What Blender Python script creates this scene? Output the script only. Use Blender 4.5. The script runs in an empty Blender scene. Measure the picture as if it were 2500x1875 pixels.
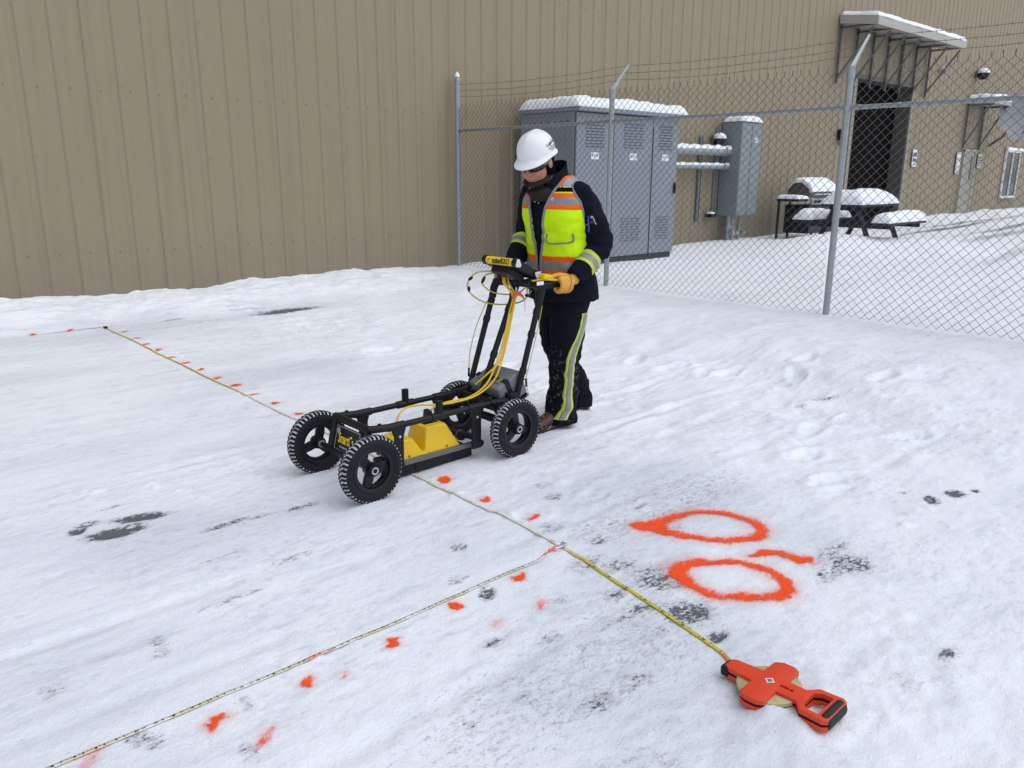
import bpy, bmesh, math, random
import numpy as np
from mathutils import Vector, Matrix
from mathutils.bvhtree import BVHTree
random.seed(7); np.random.seed(7)
scene = bpy.context.scene
col = scene.collection
# ------------------------------------------------------------------ camera, sky, sun, exposure
HC = 1.486
RM = Matrix(((0.74007983, 0.16782045, -0.65124353), (-0.6725082, 0.19017097, -0.71523962), (0.00381578, 0.96730104, 0.25360233)))
cd = bpy.data.cameras.new('camera'); cam = bpy.data.objects.new('camera', cd); col.objects.link(cam)
cam.matrix_world = Matrix.Translation((0, 0, HC)) @ RM.to_4x4()
cd.sensor_width = 36; cd.lens = 36 * 1950 / 2500; cd.clip_end = 600; cd.clip_start = 0.05
scene.camera = cam
SUN_EL, SUN_AZ = math.radians(62), math.radians(-65)      # azimuth of the sun's place, from +X towards +Y
w = bpy.data.worlds.new('World'); scene.world = w; w.use_nodes = True
nt = w.node_tree; bg = nt.nodes['Background']
sky = nt.nodes.new('ShaderNodeTexSky'); sky.sky_type = 'NISHITA'; sky.sun_disc = False
sky.sun_elevation = SUN_EL; sky.sun_rotation = math.pi / 2 - SUN_AZ
sky.air_density = 1.0; sky.dust_density = 1.0; sky.ozone_density = 1.0
hs = nt.nodes.new('ShaderNodeHueSaturation'); hs.inputs['Saturation'].default_value = 0.39
nt.links.new(sky.outputs[0], hs.inputs['Color']); nt.links.new(hs.outputs[0], bg.inputs[0])
bg.inputs[1].default_value = 0.15
sd = bpy.data.lights.new('sun', 'SUN'); sd.energy = 1.3; sd.angle = math.radians(70); sd.color = (1.0, 0.99, 0.97)
sun = bpy.data.objects.new('sun', sd); col.objects.link(sun)
sdir = Vector((math.cos(SUN_EL) * math.cos(SUN_AZ), math.cos(SUN_EL) * math.sin(SUN_AZ), math.sin(SUN_EL)))
sun.rotation_euler = sdir.to_track_quat('Z', 'Y').to_euler(); sun.location = (0, -5, 12)
vs = scene.view_settings; vs.view_transform = 'Standard'; vs.look = 'None'; vs.gamma = 1; vs.exposure = 0.10; vs.use_curve_mapping = False
scene.render.engine = 'CYCLES'

# ------------------------------------------------------------------ noise in numpy
def _h(i, j, k, s):
    n = (i.astype(np.int64) * 374761393 + j.astype(np.int64) * 668265263 + k.astype(np.int64) * 2147483647 + s * 1274126177) & 0xFFFFFFFF
    n = ((n ^ (n >> 13)) * 1274126177) & 0xFFFFFFFF
    n = ((n ^ (n >> 16)) * 2246822519) & 0xFFFFFFFF
    return ((n ^ (n >> 15)) & 0xFFFFFF) / float(0xFFFFFF)
def vn2(x, y, s=0):
    x = np.asarray(x, float); y = np.asarray(y, float)
    i = np.floor(x); j = np.floor(y); u = x - i; v = y - j
    u = u * u * u * (u * (u * 6 - 15) + 10); v = v * v * v * (v * (v * 6 - 15) + 10); z = np.zeros_like(i)
    a = _h(i, j, z, s); b = _h(i + 1, j, z, s); c = _h(i, j + 1, z, s); d = _h(i + 1, j + 1, z, s)
    return (a * (1 - u) + b * u) * (1 - v) + (c * (1 - u) + d * u) * v
def fb2(x, y, o=4, s=0, g=0.5):
    t = 0; a = 1; n = 0
    for k in range(o):
        t = t + a * vn2(x * 2 ** k + 17.3 * k, y * 2 ** k - 9.1 * k, s + k); n += a; a *= g
    return t / n - 0.5
def vn3(p, s=0):
    i = np.floor(p); f = p - i; f = f * f * (3 - 2 * f); r = 0
    for dx in (0, 1):
        for dy in (0, 1):
            for dz in (0, 1):
                wt = (f[:, 0] if dx else 1 - f[:, 0]) * (f[:, 1] if dy else 1 - f[:, 1]) * (f[:, 2] if dz else 1 - f[:, 2])
                r = r + wt * _h(i[:, 0] + dx, i[:, 1] + dy, i[:, 2] + dz, s)
    return r - 0.5
def ss(a, b, x): t = np.clip((x - a) / (b - a), 0, 1); return t * t * (3 - 2 * t)

# ------------------------------------------------------------------ materials
def nodes_of(m): m.use_nodes = True; return m.node_tree, m.node_tree.nodes['Principled BSDF']
def M(name, c, rough=0.5, metal=0.0, var=0.12, scale=14.0, bump=0.0, bscale=90.0, spec=0.5, stretch=(1, 1, 1), dust=0.0, dustc=(.75, .78, .82), dustbox=None):
    m = bpy.data.materials.new(name); t, b = nodes_of(m); L = t.links
    tc = t.nodes.new('ShaderNodeTexCoord'); mp = t.nodes.new('ShaderNodeMapping'); mp.inputs['Scale'].default_value = stretch
    L.new(tc.outputs['Object'], mp.inputs[0])
    nz = t.nodes.new('ShaderNodeTexNoise'); nz.inputs['Scale'].default_value = scale; nz.inputs['Detail'].default_value = 5
    L.new(mp.outputs[0], nz.inputs['Vector'])
    mx = t.nodes.new('ShaderNodeMix'); mx.data_type = 'RGBA'
    mx.inputs[6].default_value = tuple(x * (1 - var) for x in c) + (1,); mx.inputs[7].default_value = tuple(min(1, x * (1 + var)) for x in c) + (1,)
    L.new(nz.outputs[0], mx.inputs[0]); out = mx.outputs[2]
    if dust:
        n2 = t.nodes.new('ShaderNodeTexNoise'); n2.inputs['Scale'].default_value = 38; n2.inputs['Detail'].default_value = 8; n2.inputs['Roughness'].default_value = .7
        L.new(tc.outputs['Object'], n2.inputs['Vector'])
        mr = t.nodes.new('ShaderNodeMapRange'); mr.inputs[1].default_value = .62 - dust; mr.inputs[2].default_value = .70
        L.new(n2.outputs[0], mr.inputs[0]); mro = mr.outputs[0]
        if dustbox:        # wear only near a place on the garment
            vd = t.nodes.new('ShaderNodeVectorMath'); vd.operation = 'DISTANCE'; vd.inputs[1].default_value = dustbox[0]; L.new(tc.outputs['Object'], vd.inputs[0])
            r2 = t.nodes.new('ShaderNodeMapRange'); r2.inputs[1].default_value = dustbox[1]; r2.inputs[2].default_value = dustbox[1] * .4; L.new(vd.outputs['Value'], r2.inputs[0])
            mu = t.nodes.new('ShaderNodeMath'); mu.operation = 'MULTIPLY'; L.new(mro, mu.inputs[0]); L.new(r2.outputs[0], mu.inputs[1]); mro = mu.outputs[0]
        m2 = t.nodes.new('ShaderNodeMix'); m2.data_type = 'RGBA'
        L.new(mro, m2.inputs[0]); L.new(out, m2.inputs[6]); m2.inputs[7].default_value = dustc + (1,); out = m2.outputs[2]
    L.new(out, b.inputs['Base Color'])
    b.inputs['Roughness'].default_value = rough; b.inputs['Metallic'].default_value = metal; b.inputs['Specular IOR Level'].default_value = spec
    if bump:
        n3 = t.nodes.new('ShaderNodeTexNoise'); n3.inputs['Scale'].default_value = bscale; n3.inputs['Detail'].default_value = 4
        L.new(mp.outputs[0], n3.inputs['Vector']); bp = t.nodes.new('ShaderNodeBump'); bp.inputs['Strength'].default_value = bump; bp.inputs['Distance'].default_value = .004
        L.new(n3.outputs[0], bp.inputs['Height']); L.new(bp.outputs[0], b.inputs['Normal'])
    return m
MT = dict(
    siding=M('beige_siding', (.292, .222, .138), .55, var=.06, scale=1.3, stretch=(6, 1, .5), bump=.12, bscale=30, spec=.35),
    screw=M('screw_head', (.15, .13, .10), .5, var=.2),
    galv=M('galvanized_steel', (.34, .37, .39), .48, .55, var=.22, scale=25, bump=.1),
    wire=M('fence_wire', (.13, .135, .14), .5, .45, var=.2),
    cab=M('cabinet_grey_paint', (.21, .24, .275), .45, var=.07, scale=3, bump=.06, bscale=60),
    slot=M('louvre_slot', (.075, .085, .098), .6),
    cabdark=M('cabinet_dark_grey', (.03, .033, .037), .6),  # dark grey of the plinth, door gaps and bolts
    cab2=M('cabinet_green_grey_paint', (.20, .245, .26), .45, var=.07, scale=4),
    packed=M('packed_snow', (.02, .021, .025), .8, var=.2, dust=.36, dustc=(.80, .84, .89)),
    white=M('white_paint', (.78, .79, .8), .4, var=.03),
    snow=M('loose_snow', (.83, .865, .92), .7, var=.03, scale=6, bump=.35, bscale=35, spec=.25),
    black=M('black_powder_coat', (.0075, .0080, .0105), .45, var=.3, bump=.15, bscale=160, spec=.28),
    rubber=M('tyre_rubber', (.0085, .0095, .0135), .6, var=.25, bump=.12, bscale=70, spec=.25),
    plastic=M('black_plastic', (.0078, .0082, .0105), .40, var=.25, spec=.28),
    yellow=M('yellow_moulded_plastic', (.80, .52, .012), .40, var=.10, scale=9, bump=.08, bscale=60),
    cable=M('yellow_cable', (.78, .50, .015), .4, var=.08),
    cable_dull=M('dull_yellow_cable', (.52, .44, .06), .45, var=.1),
    label_y=M('yellow_label', (.83, .60, .01), .35, var=.03),
    ink=M('black_ink', (.012, .012, .012), .5),
    inky=M('yellow_lettering', (.85, .62, .01), .45, var=.02),
    silver=M('bare_aluminium', (.62, .64, .66), .35, .7, var=.1),
    plate=M('white_metal_plate', (.66, .68, .70), .3, .35, var=.06),
    greycase=M('grey_case_plastic', (.16, .175, .195), .5, var=.1, bump=.1),
    greybar=M('grey_channel', (.125, .125, .125), .5, var=.15, scale=30),
    orange=M('orange_plastic', (.72, .052, .011), .42, var=.12, scale=14, bump=.12, bscale=120),
    orange_rib=M('orange_ribbon', (.86, .10, .012), .5, var=.1),
    grip=M('black_rubber_grip', (.014, .015, .017), .75, var=.2, bump=.4, bscale=220),
    tape_spool=M('wound_tape', (.46, .42, .22), .6, var=.25, scale=60),
    navy=M('navy_jacket_cloth', (.0075, .0090, .0165), .9, var=.3, scale=9, bump=.3, bscale=120, spec=.08),
    navy2=M('navy_trouser_cloth', (.0085, .0095, .0135), .85, var=.3, scale=9, bump=.3, bscale=120, spec=.2, dust=.0),
    navysnow=M('snow_dusted_trouser_cloth', (.0080, .0090, .0140), .9, var=.3, scale=9, bump=.3, bscale=120, spec=.08, dust=.06, dustc=(.22, .235, .26), dustbox=((-.14, -.08, .30), .28)),
    lime=M('lime_mesh_cloth', (.60, .90, .004), .75, var=.10, scale=12, bump=.5, bscale=28, spec=.25),
    vorange=M('orange_safety_cloth', (.92, .115, .006), .7, var=.06, scale=20, spec=.25),
    reflect=M('silver_reflective_tape', (.26, .265, .275), .45, .2, var=.12, scale=40),
    binding=M('grey_binding', (.22, .225, .235), .6, var=.1),
    pale_lime=M('pale_lime_tape', (.52, .62, .10), .7, var=.1, scale=30),
    skin=M('skin', (.44, .205, .148), .5, var=.22, scale=18, bump=.12, bscale=140, spec=.35),
    lips=M('lips', (.36, .11, .09), .5, var=.1),
    knit=M('black_knit', (.005, .005, .006), .95, var=.3, bump=.4, bscale=150, spec=.05),
    gaiter=M('brown_gaiter', (.030, .023, .017), .9, var=.3, scale=30, bump=.3, spec=.15),
    hat=M('white_hard_hat', (.80, .81, .83), .28, var=.02, scale=4),
    lens=M('dark_lens', (.006, .006, .007), .08, spec=.6),
    glove=M('tan_leather_glove', (.66, .34, .055), .65, var=.26, scale=30, bump=.3, bscale=70, spec=.3),
    seam=M('glove_seam', (.22, .10, .02), .8),
    boot=M('brown_boot_leather', (.085, .033, .016), .5, var=.35, scale=20, bump=.25, bscale=60, dust=.03, dustc=(.7, .72, .75)),
    sole=M('boot_sole', (.016, .014, .013), .7, dust=.05, dustc=(.75, .78, .8)),
    blue=M('blue_pen_plastic', (.02, .05, .5), .35),
    darkint=M('dark_interior', (.007, .006, .0055), .9, var=.4, scale=3, spec=.05),  # near-black colour stands for the unlit inside of the doorway
    jamb=M('door_jamb_steel', (.11, .10, .085), .5, var=.12),
    canopy=M('canopy_fascia', (.40, .385, .345), .5, var=.06),
    strut=M('dark_steel_bracket', (.115, .115, .112), .5, .3, var=.2),
    wood=M('navy_table_plank', (.010, .012, .022), .6, var=.3),
    grill=M('grill_hood_steel', (.12, .105, .085), .35, .6, var=.2),
    glass=M('dark_window_glass', (.018, .026, .026), .06, var=.3, scale=2),
    sign=M('sign_face', (.46, .43, .40), .5, var=.2, scale=25),
    purple=M('purple_print', (.10, .09, .22), .5),
    dish=M('dish_grey_paint', (.21, .225, .25), .5, var=.1, scale=5),
    mandoor=M('door_grey_beige', (.28, .265, .225), .5, var=.06),
)

def siding_material():
    m = bpy.data.materials.new('beige_siding'); t, b = nodes_of(m); L = t.links; N = t.nodes
    g = N.new('ShaderNodeNewGeometry'); oi = N.new('ShaderNodeObjectInfo')
    def nz(sc, st, det=4):
        mp = N.new('ShaderNodeMapping'); mp.inputs['Scale'].default_value = st; L.new(g.outputs['Position'], mp.inputs[0]); n = N.new('ShaderNodeTexNoise'); n.inputs['Scale'].default_value = sc; n.inputs['Detail'].default_value = det; L.new(mp.outputs[0], n.inputs['Vector']); return n.outputs[0]
    def mix(f, a, c, fac=1.0):
        mr = N.new('ShaderNodeMath'); mr.operation = 'MULTIPLY'; mr.inputs[1].default_value = fac; L.new(f, mr.inputs[0]); n = N.new('ShaderNodeMix'); n.data_type = 'RGBA'; L.new(mr.outputs[0], n.inputs[0])
        for k, q in ((6, a), (7, c)):
            if isinstance(q, tuple): n.inputs[k].default_value = q + (1,)
            else: L.new(q, n.inputs[k])
        return n.outputs[2]
    c = mix(nz(.8, (1, 1, .6)), SIDE_A, SIDE_B); c = mix(oi.outputs['Random'], c, SIDE_C, .35)
    st = N.new('ShaderNodeMapRange'); st.inputs[1].default_value = .52; st.inputs[2].default_value = .75; L.new(nz(2.2, (7, 1, .18), 6), st.inputs[0]); c = mix(st.outputs[0], c, tuple(x * .78 for x in SIDE_A), .40)
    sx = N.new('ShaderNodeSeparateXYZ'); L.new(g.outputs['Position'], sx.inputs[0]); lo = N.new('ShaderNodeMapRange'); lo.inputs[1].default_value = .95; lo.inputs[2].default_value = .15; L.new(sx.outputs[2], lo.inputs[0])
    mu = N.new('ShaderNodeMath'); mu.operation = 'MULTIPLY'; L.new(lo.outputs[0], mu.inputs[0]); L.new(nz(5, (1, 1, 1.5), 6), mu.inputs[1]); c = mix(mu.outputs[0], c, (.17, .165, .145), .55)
    L.new(c, b.inputs['Base Color']); b.inputs['Roughness'].default_value = .5; b.inputs['Specular IOR Level'].default_value = .35
    bp = N.new('ShaderNodeBump'); bp.inputs['Strength'].default_value = .25; bp.inputs['Distance'].default_value = .02; L.new(nz(3.0, (1, 1, .35), 3), bp.inputs['Height']); L.new(bp.outputs[0], b.inputs['Normal']); return m
SIDE_A, SIDE_B, SIDE_C = (.262, .214, .143), (.290, .237, .158), (.280, .222, .147)
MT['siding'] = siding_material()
# ------------------------------------------------------------------ mesh helpers
def origin(o):
    v = Vector((0, 0, 0))
    while o is not None: v += o.location; o = o.parent
    return v
def tag(o, label=None, cat=None, group=None, kind=None):
    for k, v in (('label', label), ('category', cat), ('group', group), ('kind', kind)):
        if v: o[k] = v
    return o
def thing(name, label, cat, loc, group=None):
    o = bpy.data.objects.new(name, None); col.objects.link(o); o.location = loc; o.empty_display_size = .1
    return tag(o, label, cat, group)
class MB:
    def __init__(s): s.v = []; s.f = []
    def add(s, v, f):
        n = len(s.v); s.v += [tuple(map(float, p)) for p in v]; s.f += [tuple(i + n for i in q) for q in f]; return s
    def box(s, c, d, rot=None, bev=0):
        x, y, z = (k / 2 for k in d)
        b = min(bev, x * .9, y * .9, z * .9)
        if b <= 0:
            v = [(i * x, j * y, k * z) for i in (-1, 1) for j in (-1, 1) for k in (-1, 1)]
            f = [(0, 1, 3, 2), (4, 6, 7, 5), (0, 4, 5, 1), (2, 3, 7, 6), (0, 2, 6, 4), (1, 5, 7, 3)]
        else:
            bm = bmesh.new(); bmesh.ops.create_cube(bm, size=1)
            for q in bm.verts: q.co = Vector((q.co.x * d[0], q.co.y * d[1], q.co.z * d[2]))
            bmesh.ops.bevel(bm, geom=bm.edges[:], offset=b, segments=2, affect='EDGES', profile=.5)
            bm.verts.index_update(); v = [tuple(q.co) for q in bm.verts]; f = [tuple(q.index for q in p.verts) for p in bm.faces]; bm.free()
        R = rot if rot is not None else Matrix.Identity(3)
        return s.add([R @ Vector(p) + Vector(c) for p in v], f)
    def tube(s, path, r, n=10, caps=True, flat=None):
        P = [Vector(p) for p in path]; rr = r if isinstance(r, (list, tuple)) else [r] * len(P)
        T = []
        for i in range(len(P)):
            a = P[max(0, i - 1)]; b = P[min(len(P) - 1, i + 1)]; t = b - a
            T.append(t.normalized() if t.length > 1e-9 else Vector((0, 0, 1)))
        u = Vector((0, 0, 1)) if abs(T[0].z) < .9 else Vector((1, 0, 0))
        V = []; F = []
        for i, p in enumerate(P):
            u = (u - T[i] * u.dot(T[i])).normalized(); q = T[i].cross(u)
            for k in range(n):
                a = 2 * math.pi * k / n; V.append(p + (u * math.cos(a) + q * math.sin(a)) * rr[i])
        for i in range(len(P) - 1):
            for k in range(n): F.append((i * n + k, i * n + (k + 1) % n, (i + 1) * n + (k + 1) % n, (i + 1) * n + k))
        if caps:
            F.append(tuple(range(n - 1, -1, -1))); m = (len(P) - 1) * n; F.append(tuple(range(m, m + n)))
        return s.add(V, F)
    def cyl(s, a, b, r, n=16, r2=None): return s.tube([a, b], [r, r if r2 is None else r2], n)
    def loft(s, rings, n=28, sub=1):
        """rings: (centre, half axis u, half axis v[, squareness])"""
        R = [(Vector(a[0]), Vector(a[1]), Vector(a[2])) for a in rings]
        if sub > 1:
            out = []
            for i in range(len(R) - 1):
                p0 = R[max(0, i - 1)]; p1 = R[i]; p2 = R[i + 1]; p3 = R[min(len(R) - 1, i + 2)]
                for k in range(sub):
                    t = k / sub
                    out.append(tuple(.5 * (2 * b + (c - a) * t + (2 * a - 5 * b + 4 * c - d) * t * t + (3 * b - a - 3 * c + d) * t ** 3) for a, b, c, d in zip(p0, p1, p2, p3)))
            out.append(R[-1]); R = out
        V = []; F = []
        for c, u, v in R:
            for k in range(n):
                a = 2 * math.pi * k / n; V.append(c + u * math.cos(a) + v * math.sin(a))
        for i in range(len(R) - 1):
            for k in range(n): F.append((i * n + k, i * n + (k + 1) % n, (i + 1) * n + (k + 1) % n, (i + 1) * n + k))
        F.append(tuple(range(n - 1, -1, -1))); m = (len(R) - 1) * n; F.append(tuple(range(m, m + n)))
        return s.add(V, F)
    def ball(s, c, r, rot=None, nu=20, nv=12):
        r = r if isinstance(r, (tuple, list)) else (r, r, r); R = rot if rot is not None else Matrix.Identity(3); c = Vector(c)
        V = [c + R @ Vector((0, 0, r[2]))]; F = []
        for j in range(1, nv):
            th = math.pi * j / nv
            for i in range(nu):
                a = 2 * math.pi * i / nu; V.append(c + R @ Vector((r[0] * math.sin(th) * math.cos(a), r[1] * math.sin(th) * math.sin(a), r[2] * math.cos(th))))
        V.append(c + R @ Vector((0, 0, -r[2])))
        for i in range(nu): F.append((0, 1 + i, 1 + (i + 1) % nu))
        for j in range(nv - 2):
            for i in range(nu): a = 1 + j * nu; F.append((a + i, a + nu + i, a + nu + (i + 1) % nu, a + (i + 1) % nu))
        a = 1 + (nv - 2) * nu
        for i in range(nu): F.append((a + i, len(V) - 1, a + (i + 1) % nu))
        return s.add(V, F)
    def lathe(s, prof, c, axis, n=48, closed=False):
        ax = Vector(axis).normalized(); u = Vector((0, 0, 1)) if abs(ax.z) < .9 else Vector((1, 0, 0)); u = (u - ax * u.dot(ax)).normalized(); q = ax.cross(u); c = Vector(c)
        m = len(prof); V = []; F = []
        for k in range(n):
            a = 2 * math.pi * k / n; d = u * math.cos(a) + q * math.sin(a)
            for r, h in prof: V.append(c + d * r + ax * h)
        for k in range(n):
            for j in range(m if closed else m - 1):
                a = k * m + j; b = ((k + 1) % n) * m + j; j2 = (j + 1) % m
                F.append((a, b, ((k + 1) % n) * m + j2, k * m + j2))
        return s.add(V, F)
    def build(s, name, mat, parent=None, smooth=None, label=None, kind=None):
        o = origin(parent); me = bpy.data.meshes.new(name)
        me.from_pydata([(p[0] - o.x, p[1] - o.y, p[2] - o.z) for p in s.v], [], s.f)
        return link(name, me, mat, parent, smooth, label, kind)
def link(name, me, mat, parent=None, smooth=None, label=None, kind=None):
    me.materials.clear(); me.materials.append(MT[mat] if isinstance(mat, str) else mat)
    ob = bpy.data.objects.new(name, me); col.objects.link(ob); ob.parent = parent
    if smooth is not None:
        bm = bmesh.new(); bm.from_mesh(me); bmesh.ops.recalc_face_normals(bm, faces=bm.faces[:])
        for f in bm.faces: f.smooth = True
        for e in bm.edges:
            if len(e.link_faces) == 2 and e.calc_face_angle(0) > math.radians(smooth): e.smooth = False
        bm.to_mesh(me); bm.free()
    else:
        bm = bmesh.new(); bm.from_mesh(me); bmesh.ops.recalc_face_normals(bm, faces=bm.faces[:]); bm.to_mesh(me); bm.free()
    return tag(ob, label, None, None, kind)
def eval_mesh(ob):
    dg = bpy.context.evaluated_depsgraph_get(); dg.update(); e = ob.evaluated_get(dg); me = bpy.data.meshes.new_from_object(e, depsgraph=dg); return me
def remesh(mb, vox, smooth_it=6, fac=.5):
    me = bpy.data.meshes.new('tmp'); me.from_pydata(mb.v, [], mb.f)
    bm = bmesh.new(); bm.from_mesh(me); bmesh.ops.recalc_face_normals(bm, faces=bm.faces[:]); bm.to_mesh(me); bm.free()
    ob = bpy.data.objects.new('tmp', me); col.objects.link(ob)
    r = ob.modifiers.new('r', 'REMESH'); r.mode = 'VOXEL'; r.voxel_size = vox
    if smooth_it: k = ob.modifiers.new('s', 'SMOOTH'); k.iterations = smooth_it; k.factor = fac
    out = eval_mesh(ob); bpy.data.objects.remove(ob); bpy.data.meshes.remove(me)
    return out
def marr(me):
    v = np.empty(len(me.vertices) * 3); me.vertices.foreach_get('co', v); n = np.empty(len(me.vertices) * 3); me.vertices.foreach_get('normal', n)
    return v.reshape(-1, 3), n.reshape(-1, 3)
def setv(me, v): me.vertices.foreach_set('co', v.ravel()); me.update()
def to_parent(me, parent): o = origin(parent); me.transform(Matrix.Translation(-o)); return me
def bvh_of(me): return BVHTree.FromPolygons([v.co.copy() for v in me.vertices], [tuple(p.vertices) for p in me.polygons])
def curve_plate(outline, holes=(), thick=.004, bev=0.0):
    cu = bpy.data.curves.new('tmp', 'CURVE'); cu.dimensions = '2D'; cu.fill_mode = 'BOTH'; cu.extrude = thick / 2; cu.bevel_depth = bev; cu.bevel_resolution = 1
    for pts in [outline] + list(holes):
        sp = cu.splines.new('POLY'); sp.points.add(len(pts) - 1); sp.use_cyclic_u = True
        for p, q in zip(sp.points, pts): p.co = (q[0], q[1], 0, 1)
    ob = bpy.data.objects.new('tmp', cu); col.objects.link(ob); me = eval_mesh(ob); bpy.data.objects.remove(ob); bpy.data.curves.remove(cu)
    bm = bmesh.new(); bm.from_mesh(me); bmesh.ops.remove_doubles(bm, verts=bm.verts[:], dist=1e-5); bm.to_mesh(me); bm.free()
    return me
def text_mesh(txt, size, xs=1.0, bold=0.0, thick=.0006, shear=0.0):
    cu = bpy.data.curves.new('tmp', 'FONT'); cu.body = txt; cu.size = size; cu.align_x = 'CENTER'; cu.align_y = 'CENTER'; cu.extrude = thick / 2; cu.offset = bold; cu.shear = shear; cu.resolution_u = 3
    ob = bpy.data.objects.new('tmp', cu); col.objects.link(ob); me = eval_mesh(ob); bpy.data.objects.remove(ob); bpy.data.curves.remove(cu)
    me.transform(Matrix.Diagonal((xs, 1, 1, 1))); return me
def frame(o, x, y):
    x = Vector(x).normalized(); z = x.cross(Vector(y)).normalized(); y = z.cross(x)
    m = Matrix((x, y, z)).transposed().to_4x4(); m.translation = Vector(o); return m
def put(me, mtx, name, mat, parent, smooth=None, label=None): me.transform(mtx); to_parent(me, parent); return link(name, me, mat, parent, smooth, label)
def spl(pts, n=8):
    P = [Vector(p) for p in pts]; out = []
    for i in range(len(P) - 1):
        a = P[max(0, i - 1)]; b = P[i]; c = P[i + 1]; d = P[min(len(P) - 1, i + 2)]
        for k in range(n):
            t = k / n; out.append(.5 * (2 * b + (c - a) * t + (2 * a - 5 * b + 4 * c - d) * t * t + (3 * b - a - 3 * c + d) * t ** 3))
    out.append(P[-1]); return out
# ------------------------------------------------------------------ ground: one sheet of trodden snow over asphalt
def span(*seg): return np.concatenate([np.arange(a, b - 1e-6, st) for a, b, st in seg])
GX = span((-90, -2, 4), (-2, 0, .1), (0, 4.2, .014), (4.2, 8.4, .03), (8.4, 20, .09), (20, 42, .3), (42, 200.1, 6))
GY = span((-90, -1, 4), (-1, .3, .1), (.3, 4.2, .014), (4.2, 8.2, .03), (8.2, 9.78, .02), (9.78, 12, .2), (12, 80.1, 6))
XX, YY = np.meshgrid(GX, GY)
# places where the asphalt shows: x, y, half length, half width, turn in degrees, strength
BARE = [(.79, 3.63, .06, .03, 20, .8), (1.0, 3.56, .10, .035, -18, 1), (.87, 3.47, .10, .045, -5, 1), (.745, 3.585, .035, .03, 40, 1), (.93, 3.76, .06, .012, 0, .7),
        (1.25, 3.24, .10, .022, 3, .72), (1.42, 3.22, .07, .016, 0, .72), (1.6, 3.2, .09, .025, 0, .65), (.705, 2.5, .025, .05, 0, .75), (.69, 2.42, .03, .025, 0, .7), (.39, 2.44, .05, .04, 0, .62),
        (4.12, 8.27, .33, .10, 0, .95), (3.99, 1.215, .05, .04, 0, .95), (3.83, 1.26, .05, .03, 30, .9), (4.1, 1.16, .03, .02, 0, .8), (3.85, 1.4, .02, .015, 0, .8),
        (2.16, 1.93, .10, .05, 0, .55), (2.24, 1.83, .07, .05, 0, .68), (2.27, 1.66, .11, .09, 0, .64), (2.06, 1.69, .06, .035, 0, .72), (2.03, 1.56, .10, .03, 0, .68), (2.15, 1.44, .09, .07, 0, .78),
        (2.1, 1.28, .04, .025, 0, .95), (2.93, 1.23, .09, .08, -20, .68), (2.80, 1.24, .10, .04, 0, .58), (2.98, 1.33, .14, .04, 0, .56), (2.767, 2.14, .06, .035, 0, .62), (2.345, 2.04, .04, .035, 0, .72),
        (2.53, 2.49, .05, .04, 0, .66), (2.6, 2.62, .05, .03, 0, .58), (1.868, 2.372, .035, .035, 0, .72), (1.71, 2.01, .05, .03, 45, .8), (1.67, 1.64, .05, .04, 0, .6), (1.876, 1.8, .04, .03, 0, .62), (2.28, 2.25, .08, .05, 0, .52),
        (1.52, 1.75, .05, .02, 0, .66), (1.7, 1.31, .08, .05, 0, .54), (1.545, 1.32, .08, .05, 0, .56), (1.7, 2.17, .06, .03, 0, .56), (.70, 1.8, .03, .04, 0, .68), (.51, 2.03, .03, .06, 30, .78), (.78, 2.0, .02, .05, 0, .64),
        (1.0, 2.6, .12, .02, 0, .56), (1.33, 2.75, .10, .02, 0, .56), (1.1, 2.95, .10, .015, 0, .5), (2.45, 2.1, .2, .1, 0, .44), (1.9, 1.5, .35, .25, 0, .40), (1.35, 1.45, .35, .2, 0, .40), (3.0, 2.1, .5, .2, 0, .42), (2.65, 1.9, .08, .05, 0, .5),
        (2.05, 8.47, .30, .025, 0, .66), (2.9, 8.45, .18, .02, 0, .62), (3.7, 8.55, .25, .03, 0, .5), (22.5, 7.9, 3.4, .14, 2, .78), (24.5, 6.9, 4.0, .14, 2, .72), (26, 8.4, 4, .12, 0, .74), (21, 6.2, 3.0, .2, 3, .62), (16, 4.6, 2.4, .12, 8, .52),
        (5.15, 2.45, .10, .035, -35, .60), (4.9, 2.5, .05, .03, 0, .6), (10.5, 2.2, .9, .35, 20, .48), (1.35, 1.05, .15, .1, 0, .45), (2.3, .75, .05, .04, 0, .5), (2.55, .72, .05, .03, 0, .7)]
bare = np.zeros_like(XX)
for bx, by, ra, rb, an, st in BARE:
    c, s = math.cos(math.radians(an)), math.sin(math.radians(an)); R = max(ra, rb) * 2.4
    ix0, ix1 = np.searchsorted(GX, (bx - R, bx + R)); iy0, iy1 = np.searchsorted(GY, (by - R, by + R))
    if ix1 <= ix0 or iy1 <= iy0: continue
    dx = XX[iy0:iy1, ix0:ix1] - bx; dy = YY[iy0:iy1, ix0:ix1] - by
    q = np.hypot((dx * c + dy * s) / ra, (-dx * s + dy * c) / rb)
    b = st * (1 - ss(.35, 2.3, q)); sub = bare[iy0:iy1, ix0:ix1]; b = b * (.87 if max(ra, rb) < .075 else .96) * (.86 if bx < 1.2 and by < 3.0 else 1.0); np.maximum(sub, b, out=sub)
x, y = XX, YY
wob = fb2(x * .9, y * .9, 3, 3)
bank = ss(8.45, 9.25, y + .35 * wob + .12 * fb2(x * 3, y * 3, 2, 5)) 
fen = ss(4.9, 7.0, x + .9 * wob - .10 * (y - 4))
deep = np.maximum(bank, fen)
Z = .135 * bank + .135 * fen - .135 * bank * fen
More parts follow.
